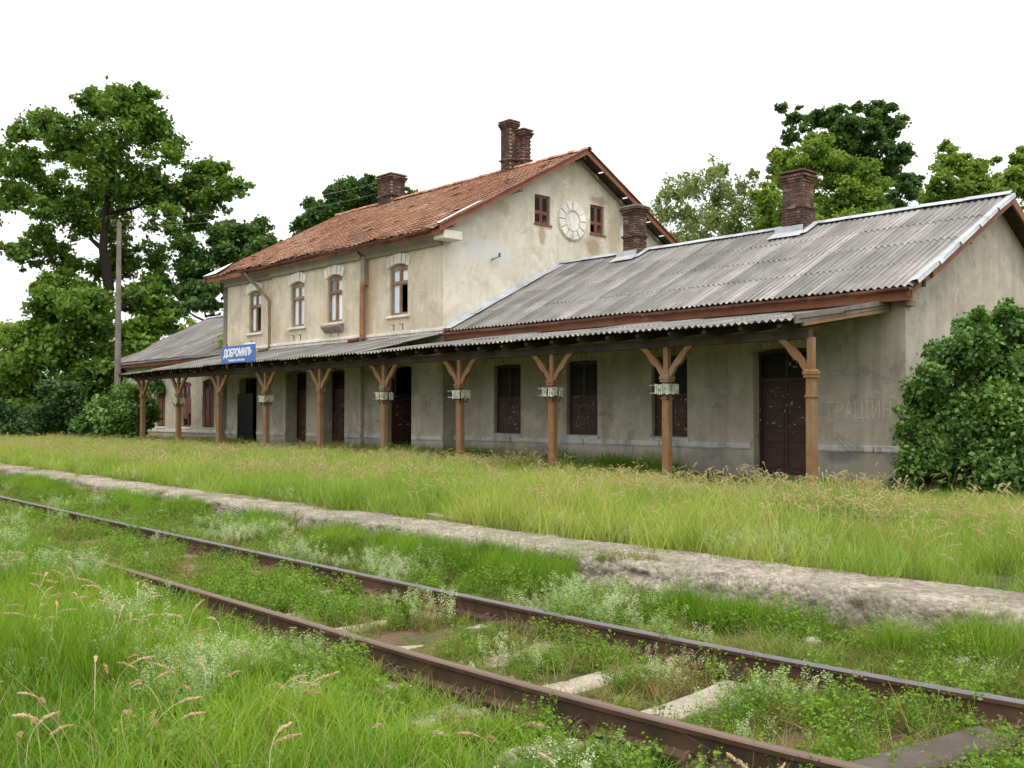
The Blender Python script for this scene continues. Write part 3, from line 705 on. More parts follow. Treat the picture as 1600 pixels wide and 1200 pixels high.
# white metal verge flashing: lower right rake and lower left corner
mb = MB(); mb.add([(-24.5, 19.55, rz(19.55) + .05), (-24.15, 19.40, rz(19.4) + .075), (-24.16, 21.2, rz(21.2) + .085), (-24.55, 21.3, rz(21.3) + .05)], [(0, 1, 2, 3)])
mb.add([(-40.55, 19.38, rz(19.38) + .05), (-39.4, 19.40, rz(19.4) + .05), (-39.7, 20.0, rz(20.0) + .06), (-40.52, 20.8, rz(20.8) + .06)], [(0, 1, 2, 3)])
mb.build('verge_flashing', M['white_metal'], bld, kind='stuff')

def gutter(pts, r=.075, sag=.0, name='gutter', mat='gutter', seg=.5):
    mb = MB(); (x0, y0, z0), (x1, y1, z1) = pts; n = max(2, int(abs(x1 - x0) / seg)); k = 8; vs = []
    for i in range(n + 1):
        f = i / n; x = x0 + (x1 - x0) * f; y = y0 + (y1 - y0) * f + random.uniform(-.008, .008); z = z0 + (z1 - z0) * f - sag * math.sin(f * PI) + random.uniform(-.012, .012)
        for rr in (r, r - .006):
            for j in range(k): a = PI + PI * j / (k - 1); vs.append((x, y + rr * math.cos(a), z + rr * math.sin(a)))
    fs = []
    for i in range(n):
        b = i * 2 * k; c = b + 2 * k
        for j in range(k - 1): fs.append((b + j, b + j + 1, c + j + 1, c + j)); fs.append((b + k + j, c + k + j, c + k + j + 1, b + k + j + 1))
        fs.append((b, c, c + k, b + k)); fs.append((b + k - 1, b + 2 * k - 1, c + 2 * k - 1, c + k - 1))
    mb.add(vs, fs)
    x = x0 + .3
    while x < x1:      # joint collars
        f = (x - x0) / (x1 - x0); cy = y0 + (y1 - y0) * f; cz = z0 + (z1 - z0) * f - sag * math.sin(f * PI)
        if random.random() < .45:
            vs = [(x + dx, cy + (r + .012) * math.cos(a), cz + (r + .012) * math.sin(a)) for dx in (0, .05) for a in np.linspace(PI, 2 * PI, 7)]
            mb.add(vs, [(j, j + 1, j + 8, j + 7) for j in range(6)])
        x += 1.0
    return mb.build(name, M[mat], bld)
gutter([(-37.3, 19.43, 7.42), (-31.2, 19.42, 7.46)], .07, .03); gutter([(-31.1, 19.38, 7.42), (-24.6, 19.42, 7.45)], .07, .05)
# downpipes
mb = MB(); mb.tube([(-36.9, 19.45, 7.4), (-36.7, 19.5, 7.15), (-36.45, 19.62, 6.9), (-35.55, 19.72, 6.25), (-35.38, 19.75, 6.05), (-35.36, 19.75, 4.25), (-35.4, 19.68, 4.13), (-35.62, 19.4, 4.08)], .062, 8)
mb.build('downpipe', M['pipe_grey'], bld, smooth=True, label='brown elbowed downpipe')
mb = MB(); mb.tube([(-28.95, 19.8, 6.15), (-28.95, 19.8, 4.2)], .1, 10); mb.tube([(-28.95, 19.8, 4.85), (-28.95, 19.8, 4.9)], .112, 10)
mb.build('downpipe', M['pipe'], bld, label='broken rust orange downpipe stump')
mb = MB(); mb.tube([(-29.1, 19.75, 4.2), (-29.4, 19.5, 4.12)], .07, 8); mb.build('pipe_shoe', M['gutter'], bld)
mb = MB(); mb.box(-29.08, -28.86, 19.80, 19.99, 6.1, 7.1); mb.build('pipe_recess', M['cornice'], bld)

# ---------------- corrugated sheets
PIT, AMP = .157, .031
def corr_mesh(name, wdt, lng, amp=AMP, seg=4):
    n = int(round(wdt / PIT)) * seg; vs = []; fs = []
    for j, s_ in enumerate((0, lng)):
        for i in range(n + 1):
            x = -wdt / 2 + wdt * i / n; vs.append((x, s_, amp * math.sin(2 * PI * i / seg)))
    fs = [(i, i + 1, n + 2 + i, n + 1 + i) for i in range(n)]
    # thickness at the lower edge
    for i in range(n + 1): x = -wdt / 2 + wdt * i / n; vs.append((x, 0, amp * math.sin(2 * PI * i / seg) - .009))
    b = 2 * (n + 1); fs += [(i, b + i, b + i + 1, i + 1) for i in range(n)]
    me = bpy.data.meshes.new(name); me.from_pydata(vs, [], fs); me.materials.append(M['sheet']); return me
SW = 7 * PIT
def sheets(parent, x0, x1, y0, z0, slope, length, rows, jitter=1.0, ovl=.16, sagf=None):
    ang = math.atan(slope); ex = length / rows; me = corr_mesh('roof_sheet', SW + .05, ex + ovl)
    off = wloc(parent); ncol = max(1, int(round((x1 - x0) / SW)))
    for r in range(rows):
        for c in range(ncol):
            o = bpy.data.objects.new('roof_sheet', me); col.objects.link(o); o.parent = parent
            xx = x0 + (c + .5) * (x1 - x0) / ncol; s_ = r * ex
            o.location = Vector((xx, y0 + s_ * math.cos(ang), z0 + s_ * math.sin(ang) + .02 + random.uniform(-.006, .008) * jitter + (sagf(xx) if sagf else 0))) - off
            o.scale = ((x1 - x0) / ncol / SW, 1, 1)
            o.rotation_euler = (ang - .009 + random.uniform(-.006, .006) * jitter, 0, random.uniform(-.006, .006) * jitter)
def wing_roof(x0, x1, lab):
    mb = MB()
    for ya, yb in ((20.05, 25.4), (30.85, 25.4)):
        mb.add([(x, y, wz(y) + dz) for x in (x0 + .06, x1 - .06) for y, dz in ((ya, -.13), (yb, -.13), (yb, -.05), (ya, -.05))],
            [(0, 1, 2, 3), (7, 6, 5, 4), (0, 4, 5, 1), (3, 2, 6, 7), (0, 3, 7, 4), (1, 5, 6, 2)])
    rf = mb.build('wing_roof', M['dark_wood'], bld, label=lab)
    sheets(rf, x0, x1, 19.97, wz(19.97) - .02, .5, 6.07, 4)
    # back slope as one sheet
    n = int((x1 - x0) / PIT * 2); vs = []
    for y in (30.9, 25.4):
        for i in range(n + 1): vs.append((x0 + (x1 - x0) * i / n, y, wz(y) + .01 + (AMP if i % 2 else -AMP)))
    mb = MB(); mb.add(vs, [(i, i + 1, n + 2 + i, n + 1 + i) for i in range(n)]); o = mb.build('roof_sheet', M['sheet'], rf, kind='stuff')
    # ridge capping pieces
    x = x0
    while x < x1 - .2:
        e = min(x + 1.1, x1); mb = MB(); j = random.uniform(-.008, .008)
        mb.add([(x, 25.4 - .14, wz(25.26) + .062 + j), (e + .03, 25.4 - .14, wz(25.26) + .062 - j), (e + .03, 25.4, 7.045 - j), (x, 25.4, 7.045 + j), (x, 25.6, wz(25.6) + .062), (e + .03, 25.6, wz(25.6) + .062)], [(0, 1, 2, 3), (3, 2, 5, 4)])
        mb.build('ridge_cap', M['zinc'], rf); x += 1.1
    return rf
wr = wing_roof(XR + .02, XE + .42, 'grey corrugated roof of the right wing')
wl = wing_roof(XL - .45, XM0 - .02, 'grey corrugated roof of the left wing')
# a few broken, light patches along a sheet seam
# wing eaves: rusty gutter, fascia, soffit
gutter([(XR + .02, 19.9, 4.13), (-16.4, 19.9, 4.17)], .075, .02); gutter([(-16.3, 19.9, 4.13), (XE + .4, 19.9, 4.19)], .075, .0)
gutter([(XL - .5, 19.9, 4.15), (XM0 - .05, 19.9, 4.19)], .07, .01, mat='zinc')
for a, b, mt in ((XR + .05, XE + .38, 'fascia'), (XL - .4, XM0 - .02, 'fascia')):
    mb = MB(); mb.box(a, b, 20.02, 20.06, 3.93, 4.18); mb.build('fascia_board', M[mt], bld)
    mb = MB(); mb.add([(a, 20.06, 3.95), (b, 20.06, 3.95), (b, 20.5, 4.0), (a, 20.5, 4.0)], [(0, 1, 2, 3)])
    mb.build('soffit', M['dark_wood'], bld)
# flashing where the right wing roof meets the gable wall
mb = MB()
for i in range(5):
    ya, yb = 19.98 + i * 1.085, 19.98 + (i + 1) * 1.085 + .04; l = .01 * (i % 2)
    mb.add([(XR + .005, ya, wz(ya) + .16), (XR + .012, yb, wz(yb) + .16), (XR + .05, yb, wz(yb) + .07 + l), (XR + .05, ya, wz(ya) + .07 + l), (XR + .42 + l * 3, ya, wz(ya) + .055 + l), (XR + .40, yb, wz(yb) + .055 + l)], [(0, 1, 2, 3), (3, 2, 5, 4)])
mb.build('wall_flashing', M['zinc'], wr)
# white verge metal and brown barge boards on the right end
for i in range(5):
    ya, yb = 20.0 + i * 1.08, 20.0 + (i + 1) * 1.08 + .05; lift = random.uniform(0, .03); x1 = XE + .44
    if i == 0: lift = .07
    mb = MB(); mb.add([(x1 - .08 - lift, ya, wz(ya) + .06), (x1 - .07, yb, wz(yb) + .06), (x1 + .03, yb, wz(yb) + .045 + lift * .3), (x1 + .06, ya, wz(ya) + .03 + lift), (x1 + .05, yb, wz(yb) - .04), (x1 + .10, ya, wz(ya) - .03 + lift * .5)], [(0, 1, 2, 3), (3, 2, 4, 5)])
    mb.build('verge_flashing', M['zinc'], wr)
for ya, yb in ((20.9, 25.4), (30.9, 25.4)):
    mb = MB(); mb.add([(x, y, wz(y) + dz) for x in (XE + .38, XE + .43) for y, dz in ((ya, -.24), (yb, -.24), (yb, .0), (ya, .0))],
        [(0, 1, 2, 3), (7, 6, 5, 4), (0, 4, 5, 1), (3, 2, 6, 7), (0, 3, 7, 4), (1, 5, 6, 2)]); mb.build('barge_board', M['fascia'], wr)
mb = MB(); mb.beam((XE + .3, 19.95, 4.07), (XE + .36, 21.6, 4.86), .06, .17); mb.build('barge_board', M['post'], wr, label='loose lower barge board')
mb = MB()
for y in (20.6, 23.0, 25.4, 27.8, 30.2): mb.box(XE - .1, XE + .38, y - .06, y + .06, wz(y) - .3, wz(y) - .14)
mb.build('purlin', M['dark_wood'], bld)
mb = MB(); mb.box(XE + .01, XE + .12, 20.3, 20.75, 3.86, 3.98); mb.build('cornice_return', M['post_grey'], bld)

# ---------------- chimneys
def brick_mesh(l, d, h):
    mb = MB(); j = .004
    mb.box(0, l, 0, d, 0, h); me = bpy.data.meshes.new('brick'); v = [(x + random.uniform(-j, j), y + random.uniform(-j, j), z + random.uniform(-j, j)) for x, y, z in mb.v]
    me.from_pydata(v, [], mb.f); me.materials.append(M['brick']); return me
BR = [brick_mesh(.235, .11, .062) for _ in range(3)]
def brick_ring(cx, cy, wx, wy, z, odd):
    """positions (x,y,rot,len scale) of one course round a wx by wy stack"""
    out = []
    def run(ax, ay, dx, dy, L, rot, start):
        p = 0 if not start else .118; first = True
        if start: out.append((ax, ay, rot, .118 / .247))
        while p < L - .05:
            l = min(.247, L - p); out.append((ax + dx * p, ay + dy * p, rot, l / .247)); p += .247
    x0, x1, y0, y1 = cx - wx / 2, cx + wx / 2, cy - wy / 2, cy + wy / 2; e = .12
    if odd:
        run(x0, y0, 1, 0, wx, 0, False); run(x1, y1, -1, 0, wx, PI, False)
        run(x1, y0 + e, 0, 1, wy - 2 * e, PI / 2, False); run(x0, y1 - e, 0, -1, wy - 2 * e, -PI / 2, False)
    else:
        run(x1, y0, 0, 1, wy, PI / 2, True); run(x0, y1, 0, -1, wy, -PI / 2, True)
        run(x0 + e, y0, 1, 0, wx - 2 * e, 0, True); run(x1 - e, y1, -1, 0, wx - 2 * e, PI, True)
    return out
def chimney(stacks, lab, single, capmat='cap', flash=None):
    """stacks: (cx,cy,wx,wy,z0,z1)"""
    core = MB()
    for cx, cy, wx, wy, z0, z1 in stacks: core.box(cx - wx / 2 + .018, cx + wx / 2 - .018, cy - wy / 2 + .018, cy + wy / 2 - .018, z0 - .6, z1 - .02)
    ch = core.build('chimney', M['mortar'], bld, label=lab)
    off = wloc(ch); V = []; Fs = []; T = []; n = 0
    for cx, cy, wx, wy, z0, z1 in stacks:
        nc = int((z1 - z0) / .075)
        for k in range(-3, nc):
            z = z0 + k * .075; g_ = 0
            if k >= nc - 3: g_ = .05 * (k - nc + 4) / 1.6
            if single and k < nc * .32: g_ = .03
            if k == int(nc * .32): g_ = .05
            for bx, by, rot, ls in brick_ring(cx, cy, wx + 2 * g_, wy + 2 * g_, z, k % 2):
                j = random.uniform(-.006, .006)
                if single and n < 298 * 8:
                    o = bpy.data.objects.new('brick', random.choice(BR)); col.objects.link(o); o.parent = ch
                    o.location = Vector((bx + j * math.sin(rot), by + j * math.cos(rot), z)) - off; o.rotation_euler = (0, 0, rot + random.uniform(-.01, .01)); o.scale = (ls, 1, 1); n += 8
                else:
                    c_, s_ = math.cos(rot), math.sin(rot); t_ = random.random(); base = len(V)
                    for x_, y_, z_ in ((0,0,0),(.235,0,0),(.235,.11,0),(0,.11,0),(0,0,.062),(.235,0,.062),(.235,.11,.062),(0,.11,.062)):
                        x_ = x_ * ls; x_ += random.uniform(-.003, .003); y_ += j
                        V.append((bx + x_ * c_ - y_ * s_ - off.x, by + x_ * s_ + y_ * c_ - off.y, z + z_ - off.z)); T.append(t_)
                    for f in ((0,3,2,1),(4,5,6,7),(0,1,5,4),(1,2,6,5),(2,3,7,6),(3,0,4,7)): Fs.append(tuple(base + i for i in f))
        cap = MB(); cap.box(cx - wx / 2 - .09, cx + wx / 2 + .09, cy - wy / 2 - .09, cy + wy / 2 + .09, z1 - .005, z1 + .055)
        cap.box(cx - wx / 2 - .02, cx + wx / 2 + .02, cy - wy / 2 - .02, cy + wy / 2 + .02, z1 + .055, z1 + .09)
        cap.build('chimney_cap', M[capmat], ch, bevel=.02)
    if V:
        o = link_mesh('brickwork', fast_mesh('brickwork', V, Fs, T), M['brick'], ch); tag(o, kind='stuff')
    if flash:
        x0, x1, y0, y1 = flash; f = MB()
        for a, b, c, d in ((x0, x1, y0, y0 + .22), ):
            f.add([(a, c, wz(c) + .075), (b, c, wz(c) + .075), (b - .06, y0 + .3, wz(y0 + .3) + .11), (a + .06, y0 + .3, wz(y0 + .3) + .11), (b - .08, y0 + .33, wz(y0 + .3) + .28), (a + .08, y0 + .33, wz(y0 + .3) + .28)], [(0, 1, 2, 3), (3, 2, 4, 5)])
        f.add([(x1 - .12, y0 + .1, wz(y0 + .1) + .08), (x1 + .12, y0 + .15, wz(y0 + .15) + .08), (x1 + .12, 25.38, 7.03), (x1 - .12, 25.38, 7.03)], [(0, 1, 2, 3)])
        f.build('chimney_flashing', M['zinc'], ch)
    return ch
chimney([(-36.2, 26.3, 1.0, .8, 10.95, 12.28)], 'wide soot-stained chimney on the tiled ridge', False)
chimney([(-28.15, 26.1, .52, .42, 10.75, 12.95), (-27.72, 26.47, .42, .40, 10.9, 12.6)], 'tall double-stack chimney near the gable', False)
chimney([(-21.1, 25.25, .62, .48, 6.95, 8.38)], 'red brick chimney in front of the gable', False, flash=(-21.6, -20.6, 24.5, 25.2))
chimney([(-15.0, 25.2, .66, .56, 6.95, 8.42)], 'weathered brick chimney with flared top on the right wing', True, capmat='brick', flash=(-15.55, -14.5, 24.4, 25.2))

# ---------------- windows and doors
def lintel(parent, fr, op, h=.34, d=-.05, n=6, mat='trim', w=.12):
    ua, ub, za, zb, ar = op; c = (ua + ub) / 2; mb = MB()
    a0, a1 = ua - w, ub + w
    for i in range(n):
        f0, f1 = i / n, (i + 1) / n; g_ = .014
        b0 = a0 + (a1 - a0) * f0 + g_; b1 = a0 + (a1 - a0) * f1 - g_
        t0 = c + (b0 - c) * 1.12; t1 = c + (b1 - c) * 1.12
        zb0 = arch_top((a0, a1, za, zb + .02, ar + .03), b0); zb1 = arch_top((a0, a1, za, zb + .02, ar + .03), b1)
        dd = d - (.02 if i in (n // 2,) else 0)
        P = [(b0, zb0), (b1, zb1), (t1, zb1 + h), (t0, zb0 + h)]
        mb.prism(P, lambda a, b, q: fr(a, q, b), dd, .02)
    return mb.build('window_lintel', M[mat], parent)
def sill(parent, fr, op, mat='trim', out=.1, w=.14, name='window_sill'):
    mb = MB(); a, b = op[0] - w, op[1] + w; z = op[2]
    P = [(-out, z - .11), (-out, z - .035), (.1, z + .005), (.1, z - .11)]
    mb.prism(P, lambda d, zz, u: fr(u, d, zz), a, b); return mb.build(name, M[mat], parent, bevel=.01)
def window(fr, op, depth=.2, tr_z=None, mat='frame', panes='wwwd', cols=2, trim=True, curtain=True, lab=None, fw=.05):
    ua, ub, za, zb, ar = op; ua += .01; ub -= .01; uc = (ua + ub) / 2; mb = MB(); z1 = zb
    def bar(u0, u1, z0, z1_, d0=depth, d1=depth + .06): mb.prism([(u0, z0), (u1, z0), (u1, z1_), (u0, z1_)], lambda a, b, q: fr(a, q, b), d0, d1)
    bar(ua, ua + fw, za, z1 - ar); bar(ub - fw, ub, za, z1 - ar); bar(ua + fw, ub - fw, za, za + fw)
    N = 8; opx = (ua, ub, za, zb, ar)
    for i in range(N):
        a = ua + (ub - ua) * i / N; b = ua + (ub - ua) * (i + 1) / N
        mb.prism([(a, zb - ar - fw), (b, zb - ar - fw), (b, arch_top(opx, b)), (a, arch_top(opx, a))], lambda p, q, r: fr(p, r, q), depth + .002, depth + .058)
    if tr_z: bar(ua + fw, ub - fw, tr_z - .035, tr_z + .035, depth - .012, depth + .06)
    if cols == 2: bar(uc - .035, uc + .035, za + fw, zb - ar - fw - .001, depth - .008, depth + .055)
    wn_ = mb.build('window', M[mat], bld, label=lab)
    cells = []
    zs = [(za + fw, tr_z - .035), (tr_z + .035, zb - ar - fw)] if tr_z else [(za + fw, zb - ar - fw)]
    us = [(ua + fw, uc - .035), (uc + .035, ub - fw)] if cols == 2 else [(ua + fw, ub - fw)]
    k = 0
    for z0, z1_ in reversed(zs):
        for u0, u1 in us:
            ch = panes[k]; k += 1
            s_ = MB(); e = .035                                       # sash
            for a, b, c, d in ((u0, u0 + e, z0, z1_), (u1 - e, u1, z0, z1_), (u0 + e, u1 - e, z0, z0 + e), (u0 + e, u1 - e, z1_ - e, z1_)):
                s_.prism([(a, c), (b, c), (b, d), (a, d)], lambda p, q, r: fr(p, r, q), depth + .012, depth + .045)
            s_.build('sash', M[mat], wn_)
            if ch in 'wg': 
                pb = MB(); pb.prism([(u0 + e, z0 + e), (u1 - e, z0 + e), (u1 - e, z1_ - e), (u0 + e, z1_ - e)], lambda p, q, r: fr(p, r, q), depth + .028, depth + .030)
                pb.build('pane', M['glass'], wn_)
            if ch == 'b':                                             # broken pane: a shard left in the corner
                pb = MB(); pb.prism([(u0 + e, z0 + e), (u0 + e + (u1 - u0) * .3, z0 + e), (u0 + e + .03, z0 + (z1_ - z0) * .6)], lambda p, q, r: fr(p, r, q), depth + .026, depth + .030)
                pb.build('pane', M['glass'], wn_)
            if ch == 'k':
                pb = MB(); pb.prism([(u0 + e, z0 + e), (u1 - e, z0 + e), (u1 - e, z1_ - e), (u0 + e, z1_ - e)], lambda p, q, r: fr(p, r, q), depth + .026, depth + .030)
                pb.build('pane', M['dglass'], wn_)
            if ch in 'wh' and curtain:                                      # gathered net curtain
                cb = MB(); n = 14; top = z1_ + .01; lo = z0 - .02; vs = []
                cut = 1 if ch == 'w' else .45
                for zz in (lo, top):
                    for i in range(n + 1):
                        f = i / n; u = u0 - .01 + (u1 - u0 + .02) * f * (cut if zz == lo and k % 2 else 1); vs.append(fr(u, depth + .075 + .012 * math.sin(i * 2.1 + zz), zz))
                cb.add(vs, [(i, i + 1, n + 2 + i, n + 1 + i) for i in range(n)]); cb.build('curtain', M['curtain'], wn_)
    if trim:
        sill(wn_, fr, op); lintel(wn_, fr, op)
    return wn_
patterns = ['wwwd', 'wwww', 'gwwh', 'whwd']
labs = ['upper window left of the elbowed downpipe', 'upper window with all panes whole', 'upper window with a lowered sill board', 'upper window nearest the gable corner']
for i, (op, pt, lb) in enumerate(zip(upw, patterns, labs)):
    fr_ = FY(19.85 if i in (1, 2) else 20); wn_ = window(fr_, op, .075, 6.02, 'frame', pt, lab=lb)
    if i == 2:
        mb = MB(); mb.prism([(-.22, 4.74), (-.22, 4.80), (.0, 4.80), (.0, 4.55), (-.06, 4.55), (-.19, 4.70)], lambda d, z, u: fr_(u, d, z), op[0] - .12, op[1] + .1); mb.build('sill_board', M['post_grey'], wn_)
    for s_ in (.25, .75):                                            # little iron flower-box brackets
        u = op[0] + (op[1] - op[0]) * s_
        if i != 0:
            mb = MB(); mb.beam(fr_(u, -.01, 4.62), fr_(u, -.01, 4.40), .02, .02, (1, 0, 0)); mb.beam(fr_(u, -.01, 4.58), fr_(u - .02, -.16, 4.60), .018, .018); mb.build('bracket', M['gutter'], wn_)
def darkroom(fr, op, th, d=.6):
    pass
for op, pt in zip(gw, ('kkkd', 'kkdd')):
    wn_ = window(FX(XR), op, .08, op[2] + .42, 'redframe', pt, trim=False, curtain=False)
    mb = MB(); mb.prism([(-.05, op[2] - .05), (-.05, op[2]), (.1, op[2]), (.1, op[2] - .05)], lambda d, z, u: FX(XR)(u, d, z), op[0] - .04, op[1] + .06); mb.build('window_sill', M['redframe'], wn_)
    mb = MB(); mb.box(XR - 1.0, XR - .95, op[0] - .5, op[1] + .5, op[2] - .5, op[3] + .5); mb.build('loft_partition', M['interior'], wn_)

# shuttered ground-floor windows: dark upper glass over a pair of painted boards
def boarded(fr, op, lab=None, depth=.2, mat='door', split=.48, chips=True):
    ua, ub, za, zb, ar = op; zt = za + (zb - za) * split; uc = (ua + ub) / 2
    wn_ = window(fr, op, depth, zt + .035, 'door', 'kkdd', trim=False, curtain=False, lab=lab)
    for a, b in ((ua + .06, uc - .02), (uc + .02, ub - .06)):
        s_ = MB()
        def pr(u0, u1, z0, z1, d0, d1): s_.prism([(u0, z0), (u1, z0), (u1, z1), (u0, z1)], lambda p, q, r: fr(p, r, q), d0, d1)
        pr(a, b, za + .05, zt, depth + .004, depth + .03)
        zm = (za + zt) / 2
        for z0, z1 in ((za + .13, zm - .03), (zm + .03, zt - .08)): pr(a + .07, b - .07, z0, z1, depth - .012, depth + .004)
        s_.build('shutter', M[mat], wn_, bevel=.008)
    return wn_
L_ = ['boarded window nearest the main block', 'boarded window with a yellowish torn sticker', 'boarded window behind a porch post']
for op, lb in zip(wing_r[:3], L_):
    wn_ = boarded(FY(20.5), op, lb, .12)
    sill(wn_, FY(20.5), op, 'band', .05, .05)
    lintel(wn_, FY(20.5), op, .2, -.015, 8, 'plaster_low', .08)
# torn stickers / paper scraps on the boards and door, painted glints on the transom (flat paper)
def scraps(name, y, x0, x1, z0, z1, n, parent, seed, size=.06):
    r = random.Random(seed); mb = MB()
    for i in range(n):
        x = r.uniform(x0, x1); z = r.uniform(z0, z1); a = r.uniform(.2, 1) * size; b = r.uniform(.1, .45) * size; (a, b) = (b, a) if r.random() < .5 else (a, b)
        P = [(x + a * math.cos(t_) * r.uniform(.6, 1.2), y - .001 * i / n, z + b * math.sin(t_) * r.uniform(.6, 1.2)) for t_ in np.linspace(0, 2 * PI, 7)[:-1]]
        mb.add(P, [tuple(range(6))])
    return mb.build(name, M['paper_glint'], parent)
t = NT('old_paper_and_glint'); n_ = t.noise(20, 4, .7); M['paper_glint'] = t.done(t.mix(n_, (.16, .14, .10), (.46, .43, .36)), .9, .1)
for i, (op, n_, sd_) in enumerate(zip(wing_r[:3], (18, 7, 16), (5, 6, 7))):
    par = [o for o in bld.children if o.name.startswith('window') and o.get('label') == L_[i]][0]
    scraps('scrap_or_glint', 20.5 + .105, op[0] + .15, op[1] - .1, 1.2, 1.95, n_, par, sd_, .035)
# right-hand double door with transom
op = wing_r[3]; fr_ = FY(20.5); dp = .24
mb = MB()
def pr(m_, u0, u1, z0, z1, d0, d1, fr=fr_): m_.prism([(u0, z0), (u1, z0), (u1, z1), (u0, z1)], lambda p, q, r: fr(p, r, q), d0, d1)
ua, ub, za, zb, ar = op
pr(mb, ua + .01, ua + .08, za, zb - ar, dp, dp + .1); pr(mb, ub - .08, ub - .01, za, zb - ar, dp, dp + .1); pr(mb, ua + .08, ub - .08, 2.32, 2.42, dp - .02, dp + .1); pr(mb, ua + .01, ub - .01, zb - ar - .04, zb - .02, dp + .02, dp + .08)
pr(mb, (ua + ub) / 2 - .03, (ua + ub) / 2 + .03, 2.42, zb - ar - .04, dp, dp + .05)
door = mb.build('door', M['door'], bld, label='dark brown double door with peeling paint and transom')
for a, b in ((ua + .085, (ua + ub) / 2 - .006), ((ua + ub) / 2 + .006, ub - .085)):
    mb = MB(); pr(mb, a, b, za + .02, 2.315, dp + .03, dp + .07)
    for z0, z1 in ((za + .12, .78), (.86, 1.12), (1.22, 2.22)):
        pr(mb, a + .09, b - .09, z0, z1, dp + .012, dp + .03); pr(mb, a + .13, b - .13, z0 + .04, z1 - .04, dp + .0, dp + .012)
    mb.build('door_leaf', M['door'], door, bevel=.006)
    mb = MB(); pr(mb, a, b, 2.43, zb - ar - .05, dp + .035, dp + .04); mb.build('transom_pane', M['dglass'], door)
scraps('scrap_or_glint', 20.5 + dp - .006, ua + .22, ub - .25, 1.25, 2.2, 24, door, 9, .055)
scraps('scrap_or_glint', 20.5 + dp + .03, ua + .6, ub - .3, 2.5, 2.9, 6, door, 10, .12)  # transom: glass reflections and bits of sky painted as flat pale patches
lintel(door, fr_, op, .3, -.02, 10, 'plaster_low', .1)
mb = MB(); mb.box(ua - .25, ub + .25, 19.9, 20.5, -.1, .11); mb.build('door_step', M['platform'], bld, bevel=.02)
# doorways of the main block: recessed dark leaves in deep reveals; one stands open
for i, (fr_, op) in enumerate(((FY(19.85), low_c[0]), (FY(19.85), low_c[1]))):
    ua, ub, za, zb, ar = op; dp = .50; mb = MB()
    pr(mb, ua + .01, ua + .08, za, zb - ar, dp, dp + .1, fr_); pr(mb, ub - .08, ub - .01, za, zb - ar, dp, dp + .1, fr_); pr(mb, ua + .08, ub - .08, 2.4, 2.48, dp, dp + .1, fr_); pr(mb, ua + .01, ub - .01, zb - ar - .02, zb - .01, dp + .02, dp + .08, fr_)
    d_ = mb.build('door', M['door'], bld, label=('recessed arched doorway left of centre', 'recessed arched doorway right of centre')[i])
    mb = MB(); m_ = (ua + ub) / 2
    pr(mb, ua + .085, m_ - .006, za + .02, 2.39, dp + .03, dp + .07, fr_)
    for z0, z1 in ((za + .12, .9), (1.05, 2.25)): pr(mb, ua + .17, m_ - .09, z0, z1, dp + .012, dp + .03, fr_)
    mb.build('door_leaf', M['door'], d_)
    mb = MB(); pr(mb, m_ + .006, ub - .085, za + .02, 2.39, dp + .03, dp + .07, fr_)
    for z0, z1 in ((za + .12, .9), (1.05, 2.25)): pr(mb, m_ + .09, ub - .17, z0, z1, dp + .012, dp + .03, fr_)
    mb.build('door_leaf', M['door'], d_)
    mb = MB(); pr(mb, ua + .085, ub - .085, 2.49, zb - ar - .03, dp + .04, dp + .045, fr_); mb.build('transom_pane', M['dglass'], d_)
# open black doorways: only the frame is left
for fr_, op, lb in ((FY(20), low_r[0], 'open black doorway of the main block'), (FY(20), low_l[0], 'open doorway behind the third planter post')):
    ua, ub, za, zb, ar = op; dp = .3; mb = MB()
    pr(mb, ua + .01, ua + .07, za, zb - ar, dp, dp + .1, fr_); pr(mb, ub - .07, ub - .01, za, zb - ar, dp, dp + .1, fr_)
    d_ = mb.build('door', M['door'], bld, label=lb)
    mb = MB(); mb.beam(fr_(ua + .07, dp + .1, 1.2), fr_(ua + .2, dp + .85, 1.2), .04, 2.1); mb.build('door_leaf', M['door'], d_)
mb = MB(); pr(mb, -38.32, -37.0, -.05, 2.42, -.07, -.03, FY(20)); mb.build('door_board', M['dglass'], bld, label='black board door leaning against the wall')
# left wing windows
wn_ = boarded(FY(20.5), wing_l[0], 'narrow brown boarded window of the left wing', .12, 'redframe', .8)
wn_ = window(FY(20.5), wing_l[1], .1, 2.25, 'redframe', 'gwkk', trim=False); sill(wn_, FY(20.5), wing_l[1], 'trim', .06, .05)
mb = MB(); pr(mb, -44.88, -44.45, 1.35, 2.2, .08, .1, FY(20.5)); pr(mb, -44.44, -44.0, 1.6, 2.2, .075, .1, FY(20.5)); mb.build('broken_board', M['redframe'], wn_)
wn_ = boarded(FY(20.5), wing_l[2], 'brown boarded window at the left end', .1, 'redframe', .66); sill(wn_, FY(20.5), wing_l[2], 'trim', .06, .05)

